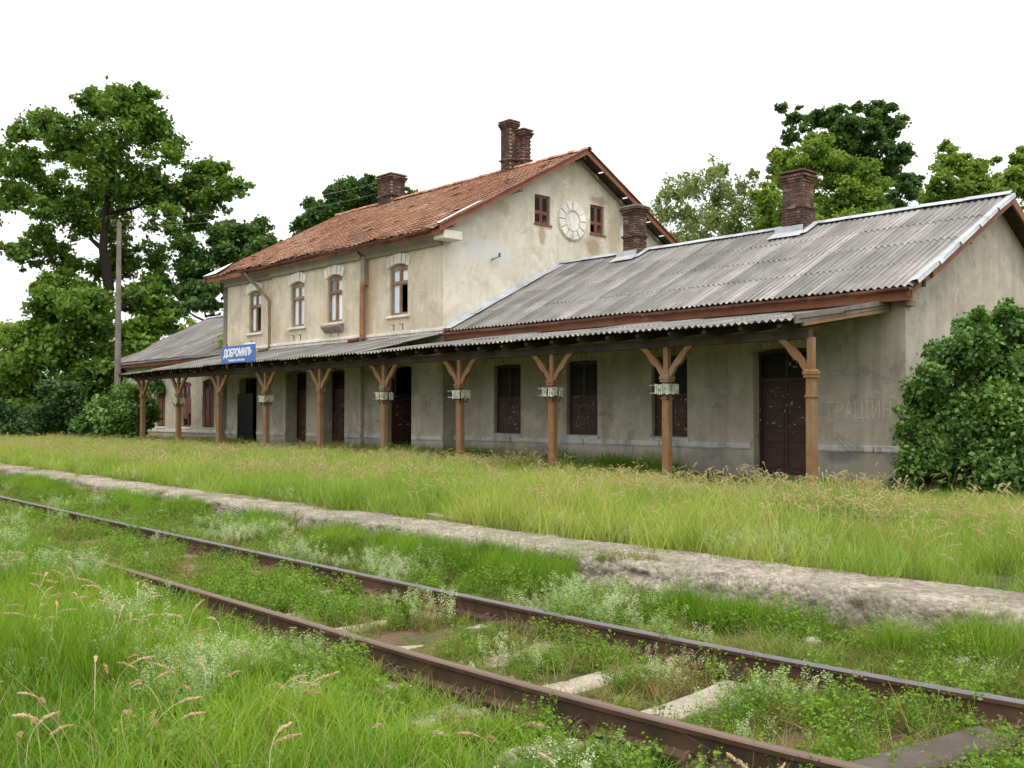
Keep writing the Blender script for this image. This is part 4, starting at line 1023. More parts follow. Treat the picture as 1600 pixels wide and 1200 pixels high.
# plaster rosette (old clock face) on the gable, twelve radial blocks
rc = (26.0, 8.6)
mb = MB(); P = [(rc[0] + .74 * math.cos(a), rc[1] + .74 * math.sin(a)) for a in np.linspace(0, 2 * PI, 33)[:-1]]
mb.prism(P, lambda a, b, q: FX(XR)(a, q, b), -.035, .02)
M['rosette'] = plaster('white_rosette_plaster', (.80, .79, .74), (.66, .64, .58), (.48, .46, .40))
ros = mb.build('rosette', M['plaster_gable'], bld, label='round plaster clock-like rosette on the gable')
for k in range(12):
    a0, a1 = 2 * PI * (k + .07) / 12, 2 * PI * (k + .93) / 12; A = np.linspace(a0, a1, 5)
    P = [(rc[0] + .70 * math.cos(a), rc[1] + .70 * math.sin(a)) for a in A] + [(rc[0] + .40 * math.cos(a), rc[1] + .40 * math.sin(a)) for a in A[::-1]]
    mb = MB(); mb.prism(P, lambda a, b, q: FX(XR)(a, q, b), -.075, -.036); mb.build('rosette_block', M['rosette'], ros, bevel=.008)
mb = MB(); P = [(rc[0] + .37 * math.cos(a), rc[1] + .37 * math.sin(a)) for a in np.linspace(0, 2 * PI, 29)[:-1]]
mb.prism(P, lambda a, b, q: FX(XR)(a, q, b), -.05, -.036); mb.build('rosette_centre', M['rosette'], ros)
mb = MB()
for k in range(28):
    a0, a1 = 2 * PI * k / 28, 2 * PI * (k + 1) / 28
    mb.prism([(rc[0] + r * math.cos(a), rc[1] + r * math.sin(a)) for r, a in ((.40, a0), (.40, a1), (.36, a1), (.36, a0))], lambda a, b, q: FX(XR)(a, q, b), -.085, -.036)
mb.build('rosette_ring', M['plaster_gable'], ros)
# wire bracket on the gable
mb = MB(); y_, z_ = 22.1, 6.75
mb.beam((XR, y_, z_), (XR + .35, y_ - .25, z_ - .02), .03, .03); mb.beam((XR + .1, y_ - .05, z_), (XR + .15, y_ + .22, z_ + .12), .03, .03); mb.tube([(XR + .15, y_ + .22, z_ + .1), (XR + .15, y_ + .22, z_ + .24)], .035, 8)
mb.build('wire_bracket', M['gutter'], bld)

# lettering scratched into the plaster on the right
def text_mesh(name, body, size, ext, M4, mat, parent, offset=0.0):
    cu = bpy.data.curves.new(name, 'FONT'); cu.body = body; cu.size = size; cu.extrude = ext; cu.align_x = 'CENTER'; cu.align_y = 'CENTER'; cu.offset = offset; cu.resolution_u = 3
    o = bpy.data.objects.new(name, cu); me = bpy.data.meshes.new_from_object(o); bpy.data.objects.remove(o)
    me.transform(M4); o2 = link_mesh(name, me, mat, parent); return o2
def facing_track(x, y, z, sx=1, shear=0): return Matrix(((sx, shear, 0, x), (0, 0, 1, y), (0, 1, 0, z), (0, 0, 0, 1)))
M['scratch'] = plaster('scratched_pale_plaster', (.66, .62, .53), (.55, .51, .42), (.45, .42, .35))
off = bld.location
o = text_mesh('scratched_lettering', 'ГРАЦІЙН', .55, .001, facing_track(-10.75 - off.x, 20.5 - .0025 - off.y, 1.62 - off.z, .62), M['scratch'], bld, -.014)
o = text_mesh('scratched_lettering', 'ІІ  ЛІНІ', .40, .001, facing_track(-17.5 - off.x, 20.5 - .0025 - off.y, 1.85 - off.z, .7), M['scratch'], bld, -.012)

# ------------------------------------------------------------------ canopy
can = empty('platform_canopy', (-26, 17.3, 0), 'long lean-to canopy on ten carved brown posts along the station front', 'canopy')
def edge_z(x): return 3.36 - .10 * max(0, (-33 - x) / 9.5) ** 1.5 - .04 * max(0, (x + 13) / 3) + .015 * math.sin(x * 1.1) + .01 * math.sin(x * 2.7)
def can_sheets(x0, x1, slope, ywall):
    ln = (ywall - 16.68) / math.cos(math.atan(slope)); sheets(can, x0, x1, 16.68, 0, slope, ln, 2, 1.3, .15, lambda x: edge_z(x))
can_sheets(-42.6, XM0, .16, 20.02); can_sheets(XM0, XR, .235, 19.98); can_sheets(XR, -9.95, .155, 20.02)
mb = MB(); mb.box(-42.45, -10.05, 17.22, 17.39, 3.02, 3.2); mb.build('beam', M['dark_wood'], can)
rm = MB(); vs = [(-.05, 16.86 - 17.3, 3.22), (-.05, 16.86 - 17.3, 3.30), (-.05, 16.80 - 17.3, 3.24)]
rm = MB(); prf = [(-.50, .02), (-.50, .09), (2.72, .60), (2.72, .44), (-.05, .0), (-.22, -.03), (-.30, .03), (-.42, -.02)]
rm.prism(prf, lambda a, b, q: (q, a, b), -.05, .05)
rme = bpy.data.meshes.new('rafter'); rme.from_pydata([tuple(v) for v in rm.v], [], rm.f); rme.materials.append(M['dark_wood'])
x = -42.3
while x < -10:
    o = bpy.data.objects.new('rafter', rme); col.objects.link(o); o.parent = can; o.location = (x + 26, 0, edge_z(x) - .135); o.rotation_euler = (math.radians(1.5) if XM0 < x < XR else 0, 0, random.uniform(-.01, .01)); x += .885
# end boards
mb = MB(); mb.beam((-9.98, 16.62, 3.35), (-9.98, 20.45, 3.94), .05, .17); mb.build('end_board', M['pole'], can)
mb = MB(); mb.beam((-9.99, 16.9, 3.27), (-9.99, 20.45, 3.80), .06, .07); mb.build('end_board', M['post'], can, label='brown lower end board')
mb = MB(); mb.beam((-42.6, 16.62, 3.22), (-42.6, 20.45, 3.82), .05, .17); mb.build('end_board', M['dark_wood'], can)

def post_meshes():
    mb = MB()
    def octa(z0, z1, r0, r1=None, ch=.28):
        r1 = r1 or r0; vs = []
        for z, r in ((z0, r0), (z1, r1)):
            c = r * (1 - ch)
            for a, b in ((-c, -r), (c, -r), (r, -c), (r, c), (c, r), (-c, r), (-r, c), (-r, -c)): vs.append((a, b, z))
        mb.add(vs, [(i, (i + 1) % 8, (i + 1) % 8 + 8, i + 8) for i in range(8)] + [tuple(range(8))[::-1], tuple(range(8, 16))])
    octa(-.2, 1.86, .125, .12); octa(1.86, 1.9, .15); octa(1.9, 2.24, .12, .115); octa(2.24, 2.30, .16, .15, .1); octa(2.30, 2.36, .175, .175, .1); octa(2.36, 2.40, .15, .12, .1)
    octa(2.40, 3.02, .085, .085, .12)
    me = bpy.data.meshes.new('post'); me.from_pydata(mb.v, [], mb.f); me.materials.append(M['post'])
    # carved curved brace with notched underside
    bb = MB(); top = []; bot = []
    for i in range(9):
        f = i / 8; cx = .08 + .62 * f; cz = 2.40 + .66 * f ** .85
        nx_, nz_ = -.72, .69; wdt = .085 + (.02 if i in (3, 4) else 0) - (.02 if i in (2, 6) else 0)
        top.append((cx + nx_ * .055, cz + nz_ * .055)); bot.append((cx - nx_ * wdt, cz - nz_ * wdt * .9))
    P = top + bot[::-1]
    n = 9
    vs = [(a, -.06, min(b, 3.03)) for a, b in top] + [(a, -.06, min(b, 3.03)) for a, b in bot] + [(a, .06, min(b, 3.03)) for a, b in top] + [(a, .06, min(b, 3.03)) for a, b in bot]
    fs = []
    for i in range(8):
        fs += [(i, i + 1, n + i + 1, n + i), (2 * n + i, 3 * n + i, 3 * n + i + 1, 2 * n + i + 1), (i, 2 * n + i, 2 * n + i + 1, i + 1), (n + i, n + i + 1, 3 * n + i + 1, 3 * n + i)]
    fs += [(0, n, 3 * n, 2 * n), (n - 1, 3 * n - 1, 4 * n - 1, 2 * n - 1)]
    bm_ = bpy.data.meshes.new('brace'); bm_.from_pydata(vs, [], fs); bm_.materials.append(M['post'])
    return me, bm_
pm, bm_ = post_meshes()
post_x = [-10.05 - 3.517 * i for i in range(10)]
for i, x in enumerate(post_x):
    p_ = bpy.data.objects.new('post', pm); col.objects.link(p_); p_.parent = can; p_.location = (x + 26, 0, .02); p_.scale = (.76, .76, 1); p_.rotation_euler = (random.uniform(-.006, .006), random.uniform(-.006, .006), 0)
    for a in ((0, PI) if i > 0 else (PI,)):
        b_ = bpy.data.objects.new('brace', bm_); col.objects.link(b_); b_.parent = p_; b_.rotation_euler = (0, 0, a); b_.scale = (1.25, 1.1, 1)
# planters: small slatted boxes clamped round six posts
def planter(x, lab):
    t = empty('planter_box', (x, 17.3, 1.95), lab, 'planter', 'planter boxes round the canopy posts')
    mb = MB()
    for sx, sy in ((0, -1), (0, 1)): mb.box(x - .33, x + .185, 17.3 + sy * .17 - .012, 17.3 + sy * .17 + .012, 2.0, 2.03); mb.box(x - .33, x + .185, 17.3 + sy * .17 - .012, 17.3 + sy * .17 + .012, 2.17, 2.20)
    for sx in (-1, 1): mb.box(x + sx * .17 - .012, x + sx * .17 + .012, 17.13 + .013, 17.47 - .013, 2.0, 2.03); mb.box(x + sx * .17 - .012, x + sx * .17 + .012, 17.13 + .013, 17.47 - .013, 2.17, 2.20)
    mb.build('rim', M['planter'], t)
    mb = MB(); mb.box(x - .165, x - .09, 17.135, 17.465, 1.985, 2.0); mb.box(x + .09, x + .165, 17.135, 17.465, 1.985, 2.0); mb.box(x - .09, x + .09, 17.135, 17.21, 1.985, 2.0); mb.box(x - .09, x + .09, 17.39, 17.465, 1.985, 2.0); mb.build('tray', M['dark_wood'], t)
    mb = MB()
    for k in range(7):
        if random.random() < .1: continue
        q = -.16 + k * .0533
        for s_ in (-1, 1):
            j = random.uniform(-.02, .01)
            mb.box(x + q - .014, x + q + .014, 17.3 + s_ * .188 - .008, 17.3 + s_ * .188 + .008, 1.99 + j, 2.21 + j); mb.box(x + s_ * .188 - .008, x + s_ * .188 + .008, 17.3 + q - .014, 17.3 + q + .014, 1.99 + j, 2.21 + j)
    mb.build('slats', M['planter_white'], t, kind='stuff')
    mb = MB()
    for sy in (-1, 1):
        for sx in (-1, 1): mb.beam((x + sx * .1, 17.3 + sy * .1, 1.86), (x + sx * .14, 17.3 + sy * .14, 1.985), .03, .03)
    mb.build('strut', M['dark_wood'], t, kind='stuff')
t = NT('peeling_green_white_paint'); n_ = t.noise(9, 4, .6); M['planter'] = t.done(t.mix(t.ramp(n_, [(.4, 0), (.6, 1)]), (.28, .33, .26), (.12, .13, .09)), .8, .2)
t = NT('peeling_white_slats'); n_ = t.noise(12, 4, .6); M['planter_white'] = t.done(t.mix(t.ramp(n_, [(.45, 0), (.62, 1)]), (.62, .64, .52), (.27, .30, .24)), .8, .2)
for i, lb in ((1, 'slatted planter box on the second post from the right'), (2, 'slatted planter box on the third post from the right'), (3, 'slatted planter box on the post before the main block corner'),
              (4, 'slatted planter box on the post beside the open black doorway'), (6, 'slatted planter box on the post under the blue sign'), (8, 'slatted planter box on the post nearest the left bush')):
    planter(post_x[i], lb)

# station sign standing on the canopy edge
sx0, sx1 = -33.15, -30.68
sg = empty('station_sign', ((sx0 + sx1) / 2, 16.62, 3.4), 'blue station name sign ДОБРОМИЛЬ in white letters on the canopy edge', 'sign')
t = NT('blue_enamel'); n_ = t.noise(2, 5, .6); M['blue'] = t.done(t.mix(n_, (.022, .085, .36), (.05, .14, .45)), .4, .4)
M['white'] = NT('white_sign_paint').done((.80, .82, .86), .6, .3)
mb = MB(); mb.box(sx0, sx1, 16.60, 16.62, 3.37, 3.97); mb.build('sign_panel', M['blue'], sg)
mb = MB()
for x in (sx0 + .35, sx1 - .3): mb.box(x - .02, x + .02, 16.625, 16.66, 3.2, 4.08)
mb.box(sx0 - .06, sx0 + .0, 16.605, 16.615, 3.68, 3.8)
mb.build('sign_bracket', M['gutter'], sg)
off = sg.location
text_mesh('sign_lettering', 'ДОБРОМИЛЬ', .37, .003, facing_track((sx0 + sx1) / 2 - .02 - off.x, 16.596 - off.y, 3.71 - off.z, .84, .06), M['white'], sg, .014)
text_mesh('sign_lettering', 'Львівська залізниця', .125, .003, facing_track((sx0 + sx1) / 2 - .1 - off.x, 16.596 - off.y, 3.46 - off.z, 1.0), M['white'], sg, .002)
mb = MB(); mb.box(sx1 - .75, sx1 - .02, 16.60, 16.612, 3.972, 4.03); mb.build('sign_strip', M['white'], sg)

# dry nest-like plant hanging over the left window, small saplings on the roof
# ------------------------------------------------------------------ pole and wires
pp = ray(183, 648, 45); mb = MB(); mb.tube([(pp.x, pp.y, -.3), (pp.x + .02, pp.y, 5), (pp.x - .02, pp.y, 10.35)], [.15, .135, .10], 10)
pl = empty('utility_pole', (pp.x, pp.y, 0), 'bare wooden utility pole rising in front of the big oak', 'pole'); mb.build('pole', M['pole'], pl)
mb = MB(); mb.tube([(pp.x, pp.y - .1, 10.2), (pp.x, pp.y - .32, 10.15), (pp.x, pp.y - .36, 10.3)], .018, 6); mb.tube([(pp.x, pp.y - .36, 10.28), (pp.x, pp.y - .36, 10.42)], .04, 8)
mb.tube([(pp.x, pp.y + .1, 10.0), (pp.x, pp.y + .32, 9.95), (pp.x, pp.y + .36, 10.1)], .018, 6); mb.tube([(pp.x, pp.y + .36, 10.08), (pp.x, pp.y + .36, 10.22)], .04, 8); mb.build('insulator', M['pole'], pl)
t = NT('grey_wire'); M['wire'] = t.done((.30, .31, .32), .6, .3)
def wire(a, b, sag, lab, r=.0045):
    a = Vector(a); b = Vector(b); mb = MB()
    pts = [a.lerp(b, i / 16) - Vector((0, 0, sag * 4 * (i / 16) * (1 - i / 16))) for i in range(17)]
    mb.tube(pts, r, 4); return mb.build('overhead_wire', M['wire'], label=lab, cat='wire', group='overhead wires')
wire((pp.x, pp.y - .36, 10.40), (-36.7, 25.88, 12.05), .35, 'upper thin wire from the pole to the wide chimney')
wire((pp.x, pp.y + .36, 10.20), (-36.7, 25.88, 11.55), .35, 'lower thin wire from the pole to the wide chimney')
wire(ray(1290, 165, 46), ray(1700, 28, 30), .1, 'thin wire crossing the white sky at the upper right', .006)

# ------------------------------------------------------------------ trees and bushes
def leaf_cloud(centres, radii, counts, size, flat=.6, seed=0, up=.4, tintbase=None, long_=1.5):
    """leaf quads (two triangles, slightly folded) spread round cluster centres"""
    r = np.random.default_rng(seed)
    C = np.repeat(centres, counts, 0); R = np.repeat(radii, counts, 0); n = len(C)
    d = r.normal(size=(n, 3)); dl = np.linalg.norm(d, axis=1); d /= dl[:, None]; rad = np.minimum(2.6, dl * .66)
    P = C + d * rad[:, None] * R * np.array([1, 1, flat])
    nrm = r.normal(size=(n, 3)); nrm /= np.linalg.norm(nrm, axis=1)[:, None]; nrm = nrm + np.array([0, 0, up]) + d * .35; nrm /= np.linalg.norm(nrm, axis=1)[:, None]
    t = np.cross(nrm, r.normal(size=(n, 3))); t /= np.linalg.norm(t, axis=1)[:, None]; b = np.cross(nrm, t)
    s = size * (.6 + .8 * r.random(n))[:, None]
    V = np.stack([P - t * s * long_ * .5, P + b * s * .5 + nrm * s * .12, P + t * s * long_ * .5, P - b * s * .5 + nrm * s * .12], 1).reshape(-1, 3)
    i = np.arange(n) * 4
    Qf = np.stack([i, i + 1, i + 2, i + 3], -1)
    tb = np.repeat(tintbase if tintbase is not None else r.random(len(centres)), counts)
    tint = np.clip(tb * .55 + r.random(n) * .45, 0, 1)
    return V, Qf, np.repeat(tint, 4)

def make_tree(name, label, cat, base, trunk_top, blobs, leaf, mat, trunk_r, sub=9, per=60, clr=.75, seed=1, group=None, flat=.6, limbs=True, twig=.03, spread=.35, leafname='crown'):
    """blobs: [(Vector centre, radius)] ; a trunk from base to trunk_top with limbs out to every blob, leaf clumps in each"""
    r = random.Random(seed); root = empty(name, base, label, cat, group); base = Vector(base); off = base
    mb = MB(); top = Vector(trunk_top); path = [base + (top - base) * (i / 8) + Vector((r.uniform(-1, 1), r.uniform(-1, 1), 0)) * trunk_r * (.8 if 0 < i < 8 else 0) for i in range(9)]
    path[0] = base - Vector((0, 0, .3))
    mb.tube(path, [trunk_r * (1.25 - 1.08 * (i / 8) ** .8) for i in range(9)], 8)
    nodes = [(p, trunk_r * (1.15 - 1.0 * (i / 8) ** .8)) for i, p in enumerate(path) if i > 1]
    C = []; R = []
    for c, rad in sorted(blobs, key=lambda q: (q[0] - path[4]).length):
        if limbs:
            best = min(nodes, key=lambda q: (q[0] - c).length + max(0, q[0].z - c.z + .45 * (q[0].xy - c.xy).length) * 1.6 - q[1] * 1.0)
            a = best[0]; r0 = min(best[1] * .7, .35 * trunk_r + .02 * (c - a).length); ln = (c - a).length
            mid = a.lerp(c, .5) + Vector((r.uniform(-.07, .07), r.uniform(-.07, .07), r.uniform(-.12, .0))) * ln
            pts = [a, a.lerp(mid, .55), mid, mid.lerp(c, .55) + Vector((0, 0, .04 * ln)), c]
            rr = [r0, r0 * .85, r0 * .7, r0 * .5, max(.02, r0 * .3)]
            mb.tube(pts, rr, 5, False)
            nodes += [(pts[2], rr[2]), (pts[3], rr[3]), (c, rr[4])]
        for k in range(sub):
            d = Vector((r.gauss(0, 1), r.gauss(0, 1), r.gauss(0, 1))).normalized(); q = c + Vector((d.x, d.y, d.z * .85)) * rad * r.uniform(.3, 1.0 + spread)
            C.append(tuple(q - off)); R.append(rad * r.uniform(.22, .62) * clr)
            if limbs and k % 2 == 0: mb.tube([c, c.lerp(q, .5) + Vector((0, 0, -.06 * rad)), q], [twig, twig * .7, twig * .35], 3, False)
    mb.build('trunk', M['bark'], root)
    C = np.array(C); R = np.array(R)[:, None]; cnt = np.maximum(8, (1.75 * per * (R[:, 0] / R[:, 0].mean()) ** 2)).astype(int)
    V, Qf, T = leaf_cloud(C, R, cnt, leaf, flat, seed)
    o = link_mesh(leafname, fast_mesh(leafname, V, Qf, T), M[mat], root)
    return root
def BL(lst, t, seed=0, dt=4.0, k=1.0):
    r = random.Random(seed); out = []
    for u, v, ru in lst:
        tt = t + r.uniform(-dt, dt); out.append((ray(u, v, tt), ru / F * tt * k))
    return out

oak = [(190,150,34),(155,170,30),(222,185,36),(248,215,30),(60,188,30),(25,205,22),(100,195,26),(110,232,34),(175,232,44),(35,258,28),(20,300,34),(90,300,34),(150,290,40),(205,272,40),(245,300,38),(262,245,22),(300,272,24),(335,265,20),(365,290,18),(290,308,28),(340,312,26),(258,345,24),(305,345,22),(130,350,38),(62,372,22),(18,388,20),(200,400,28),(35,402,22),(92,400,28),(245,392,24),(232,452,30),(160,425,36),(105,448,34),(-25,250,28),(-30,330,30),(208,470,26),(185,345,26),(55,330,22),(130,150,16),(225,143,14),(10,235,20),(280,375,18)]
b0 = ray(150, 648, 62); b0.z = 0
make_tree('oak_tree', 'big spreading oak with open ragged crown behind the utility pole', 'tree', b0, ray(172, 215, 62), BL(oak, 62, 3, 4.5, 1.0), .19, 'oak', .56, 17, 40, .78, 5, flat=.6, twig=.05, spread=.32)
low = [(85,485,38),(140,505,40),(45,540,36),(100,560,42),(150,590,38),(35,612,38),(90,628,36),(190,520,30),(205,560,26),(145,640,28),(60,450,22),(20,580,25),(190,600,30),(120,470,28),(60,650,28),(110,655,26),(240,500,24),(228,468,22),(262,505,20),(215,540,22),(200,620,26),(165,545,30)]
b0 = ray(110, 648, 55); b0.z = 0
make_tree('hornbeam_tree', 'dense dark green tree low in front of the oak', 'tree', b0, ray(115, 520, 55), BL(low, 55, 4, 3.0), .20, 'oak', .3, 13, 75, .85, 6)
b0 = ray(330, 648, 60); b0.z = 0
make_tree('maple_tree', 'dark round tree against the left end of the tiled roof', 'tree', b0, ray(335, 450, 60), BL([(300,405,32),(345,380,28),(385,372,24),(405,352,13),(330,432,32),(290,445,28),(315,472,26),(270,478,20),(352,358,16),(420,380,12),(380,410,24),(365,440,24),(405,395,16)], 60, 5, 3), .19, 'darkleaf', .35, 12, 66, .8, 7)
b0 = ray(20, 648, 85); b0.z = 0
make_tree('willow_tree', 'light green tree at the far left edge', 'tree', b0, ray(18, 560, 85), BL([(15,525,26),(10,560,30),(35,600,28),(0,620,28),(-25,560,30),(25,510,14),(40,565,20),(-20,610,28)], 85, 6, 3), .24, 'lightleaf', .3, 10, 50, .85, 8)
b0 = ray(250, 648, 80); b0.z = 0
make_tree('hazel_tree', 'low light green tree behind the left wing roof', 'tree', b0, ray(255, 570, 80), BL([(205,548,22),(235,532,20),(268,528,22),(300,522,20),(330,515,18),(225,565,24),(260,560,24),(290,550,24),(200,580,22),(345,530,18)], 80, 7, 3), .2, 'lightleaf', .22, 10, 55, .9, 9)
b0 = ray(560, 648, 62); b0.z = 0
make_tree('spruce_like_tree', 'dark pointed tree rising behind the tiled roof', 'tree', b0, ray(565, 340, 62), BL([(478,348,16),(498,328,18),(520,312,18),(545,300,20),(570,290,18),(592,296,20),(615,310,18),(638,302,10),(470,362,14),(530,340,26),(570,330,26),(505,355,22),(650,330,20),(600,345,26),(610,335,20),(540,287,8),(573,277,7)], 62, 8, 2.5), .17, 'darkleaf', .35, 12, 75, .75, 10, flat=.9)
# trees behind the right wing
b0 = ray(1090, 648, 50); b0.z = 0
make_tree('young_locust_tree', 'thin feathery pale green tree between the gable and the right chimney', 'tree', b0, ray(1100, 360, 50), BL([(1058,300,18),(1044,335,15),(1085,285,17),(1112,268,14),(1128,298,18),(1078,335,20),(1115,340,20),(1165,290,12),(1165,325,17),(1190,312,14),(1060,368,16),(1195,350,18),(1150,355,18),(1100,375,20),(1145,315,12),(1040,305,8),(1135,265,7),(1180,270,7)], 50, 9, 3), .10, 'paleleaf', .13, 22, 20, .8, 11, flat=1.1, twig=.014, spread=1.1)
b0 = ray(1330, 648, 62); b0.z = 0
make_tree('ash_tree', 'tall dark green tree behind the right wing roof', 'tree', b0, ray(1330, 300, 62), BL([(1250,180,13),(1240,212,11),(1285,178,18),(1325,185,20),(1372,172,18),(1395,198,16),(1350,225,28),(1300,212,18),(1402,245,18),(1425,278,15),(1392,308,24),(1435,300,9),(1216,245,13),(1212,270,11),(1380,270,26),(1340,260,26),(1310,240,20),(1365,200,16),(1410,330,14),(1262,198,8),(1345,163,9),(1397,163,8),(1225,165,6)], 62, 10, 3), .17, 'darkleaf', .38, 17, 50, .82, 12, twig=.04, spread=.6)
b0 = ray(1290, 648, 44); b0.z = 0
make_tree('locust_tree', 'yellow green tree in front of the tall dark one, behind the right chimney', 'tree', b0, ray(1290, 330, 44), BL([(1245,255,20),(1285,235,24),(1262,288,28),(1318,275,28),(1350,308,26),(1300,335,28),(1240,325,24),(1198,308,16),(1352,262,16),(1212,345,20),(1330,345,22),(1375,335,14),(1280,365,24),(1232,285,14),(1265,222,8)], 44, 11, 3), .115, 'lightleaf', .22, 20, 62, .85, 13, flat=.7, twig=.025, spread=.6)
b0 = ray(1505, 648, 46); b0.z = 0
make_tree('roadside_tree', 'small bright green tree above the right end of the grey roof', 'tree', b0, ray(1508, 290, 46), BL([(1495,252,18),(1487,230,8),(1522,268,20),(1472,300,16),(1495,288,20),(1538,288,18),(1555,300,14),(1450,310,9),(1563,248,6),(1515,305,20)], 46, 12, 2), .12, 'lightleaf', .16, 18, 44, .85, 14, twig=.02, spread=.7)
b0 = ray(1610, 648, 38); b0.z = 0
make_tree('edge_tree', 'green tree cut off by the right edge of the view', 'tree', b0, ray(1615, 300, 38), BL([(1590,272,14),(1602,290,20),(1596,245,9),(1622,262,26),(1575,298,12),(1640,300,30)], 38, 13, 2), .12, 'lightleaf', .16, 18, 50, .85, 15, twig=.02, spread=.6)
# bushes
def bush(label, name, lst, t, leaf, mat, per, sub, seed, dt=.7, k=1.0, basev=660, baseu=None, tr=.05, flat=.9, clr=.95):
    u0 = baseu or sum(q[0] for q in lst) / len(lst); b = ray(u0, 648, t); b.z = 0
    return make_tree(name, label, 'bush', b, ray(u0, min(q[1] for q in lst) + 60, t), BL(lst, t, seed, dt, k), leaf, mat, tr, sub, per, clr, seed, flat=flat, twig=.012, leafname='foliage')
bush('large rounded glossy green lilac bush against the right end wall', 'lilac_bush', [(1515,535,28),(1555,515,26),(1598,510,28),(1484,560,26),(1452,595,24),(1540,570,46),(1600,580,50),(1432,655,30),(1495,640,50),(1560,655,56),(1620,650,56),(1435,705,30),(1500,715,46),(1580,720,50),(1422,742,18),(1650,560,50),(1670,660,60),(1660,730,50),(1470,745,28),(1540,750,34),(1610,755,38),(1445,620,20),(1530,490,10),(1576,484,12),(1500,508,8),(1405,640,6),(1440,762,22),(1490,768,24),(1545,772,26),(1600,776,26),(1415,765,12)], 19.2, .070, 'bush', 135, 14, 21, .75, tr=.06)
bush('rounded lilac bush at the left end of the station', 'lilac_bush', [(188,630,24),(215,645,20),(155,652,22),(228,628,10),(172,665,20),(205,665,20),(232,655,12),(130,665,12),(240,640,7),(210,612,10)], 44, .13, 'bush', 95, 12, 22, .8)
bush('grey green shrub left of the lilac at the left end', 'elder_bush', [(100,632,22),(125,650,20),(72,655,22),(85,610,14),(110,615,14),(40,660,22),(140,675,14),(10,655,22)], 48, .13, 'blueleaf', 85, 12, 23, 1.0)
# the wood line far beyond the field on the left: reads as one mass
C = []; R = []; rr = random.Random(4)
for i in range(170):
    u = rr.uniform(-420, 240); tt = rr.uniform(88, 120); v = rr.uniform(600, 655); C.append(tuple(ray(u, v, tt))); R.append(rr.uniform(1.0, 2.2))
for i in range(120):                                       # and behind the station, out of the photograph's sight
    C.append((rr.uniform(-60, 60), rr.uniform(62, 85), rr.uniform(.5, 6))); R.append(rr.uniform(1.2, 2.5))
V, Qf, T = leaf_cloud(np.array(C), np.array(R)[:, None], np.full(len(C), 150), .42, .8, 33)
o = link_mesh('far_hedge', fast_mesh('far_hedge', V, Qf, T), M['darkleaf']); tag(o, 'dark distant line of trees beyond the field', 'woodland', kind='stuff')
# dry nest-like creeper hanging over the left-most window
C = [(-47.3, 20.35, 3.15), (-47.0, 20.3, 3.0), (-47.6, 20.3, 2.95), (-46.8, 20.25, 2.75), (-47.8, 20.25, 2.7)]
V, Qf, T = leaf_cloud(np.array(C), np.full((5, 1), .22), np.full(5, 60), .10, .7, 34, long_=2.6)
o = link_mesh('creeper', fast_mesh('creeper', V, Qf, T), M['darkleaf']); tag(o, 'dark hanging creeper over the left-most window', 'plant')
for nm, u, v, y, lb in (('roof_sapling', 346, 538, 20.6, 'small green sapling growing at the wall above the left wing roof'),):
    c = np.array([tuple(ray(u, v, y / (math.sin(AZ) + math.cos(AZ) * (u - 800) / F)))])
    V, Qf, T = leaf_cloud(c, np.full((1, 1), .28), np.array([110]), .09, 1.2, 35); o = link_mesh(nm, fast_mesh(nm, V, Qf, T), M['lightleaf']); tag(o, lb, 'plant')

# ------------------------------------------------------------------ grasses: small tuft meshes scattered with geometry nodes
def src(name, V, Qf, T, mat):
    o = bpy.data.objects.new(name, fast_mesh(name, V, Qf, T)); o.data.materials.append(M[mat]); return o
def tuft(n, R, h, wd, bend, seed, mat, seg=3, spread=.3):
    r = np.random.default_rng(seed)
    a = r.random(n) * 2 * PI; q = R * np.sqrt(r.random(n)); bx, by = q * np.cos(a), q * np.sin(a)
    hd = r.random(n) * 2 * PI; H = h * (.45 + .55 * r.random(n)); bd = bend * (.3 + r.random(n)) * H; ln = spread * r.random(n) * H
    V = []; wv = hd + PI / 2 + r.normal(size=n) * .6
    for k in range(seg + 1):
        f = k / seg; ox = np.cos(hd) * (ln * f + bd * f * f); oy = np.sin(hd) * (ln * f + bd * f * f); z = H * (f - .25 * bend * f * f)
        w_ = wd * (1 - f ** 1.6) * .5 + .0004
        for s_ in (-1, 1): V.append(np.stack([bx + ox + s_ * w_ * np.cos(wv), by + oy + s_ * w_ * np.sin(wv), z], -1))
    V = np.stack(V, 1); m = 2 * (seg + 1); i = np.arange(n)[:, None] * m
    Qf = np.concatenate([i + np.array([[2 * k, 2 * k + 1, 2 * k + 3, 2 * k + 2]]) for k in range(seg)])
    return V.reshape(-1, 3), Qf, np.repeat(r.random(n), m)
def cat_(parts):
    V = []; Qs = []; T = []; n = 0
    for v, q, t in parts: V.append(v); Qs.append(q + n); T.append(t); n += len(v)
    return np.concatenate(V), np.concatenate(Qs), np.concatenate(T)
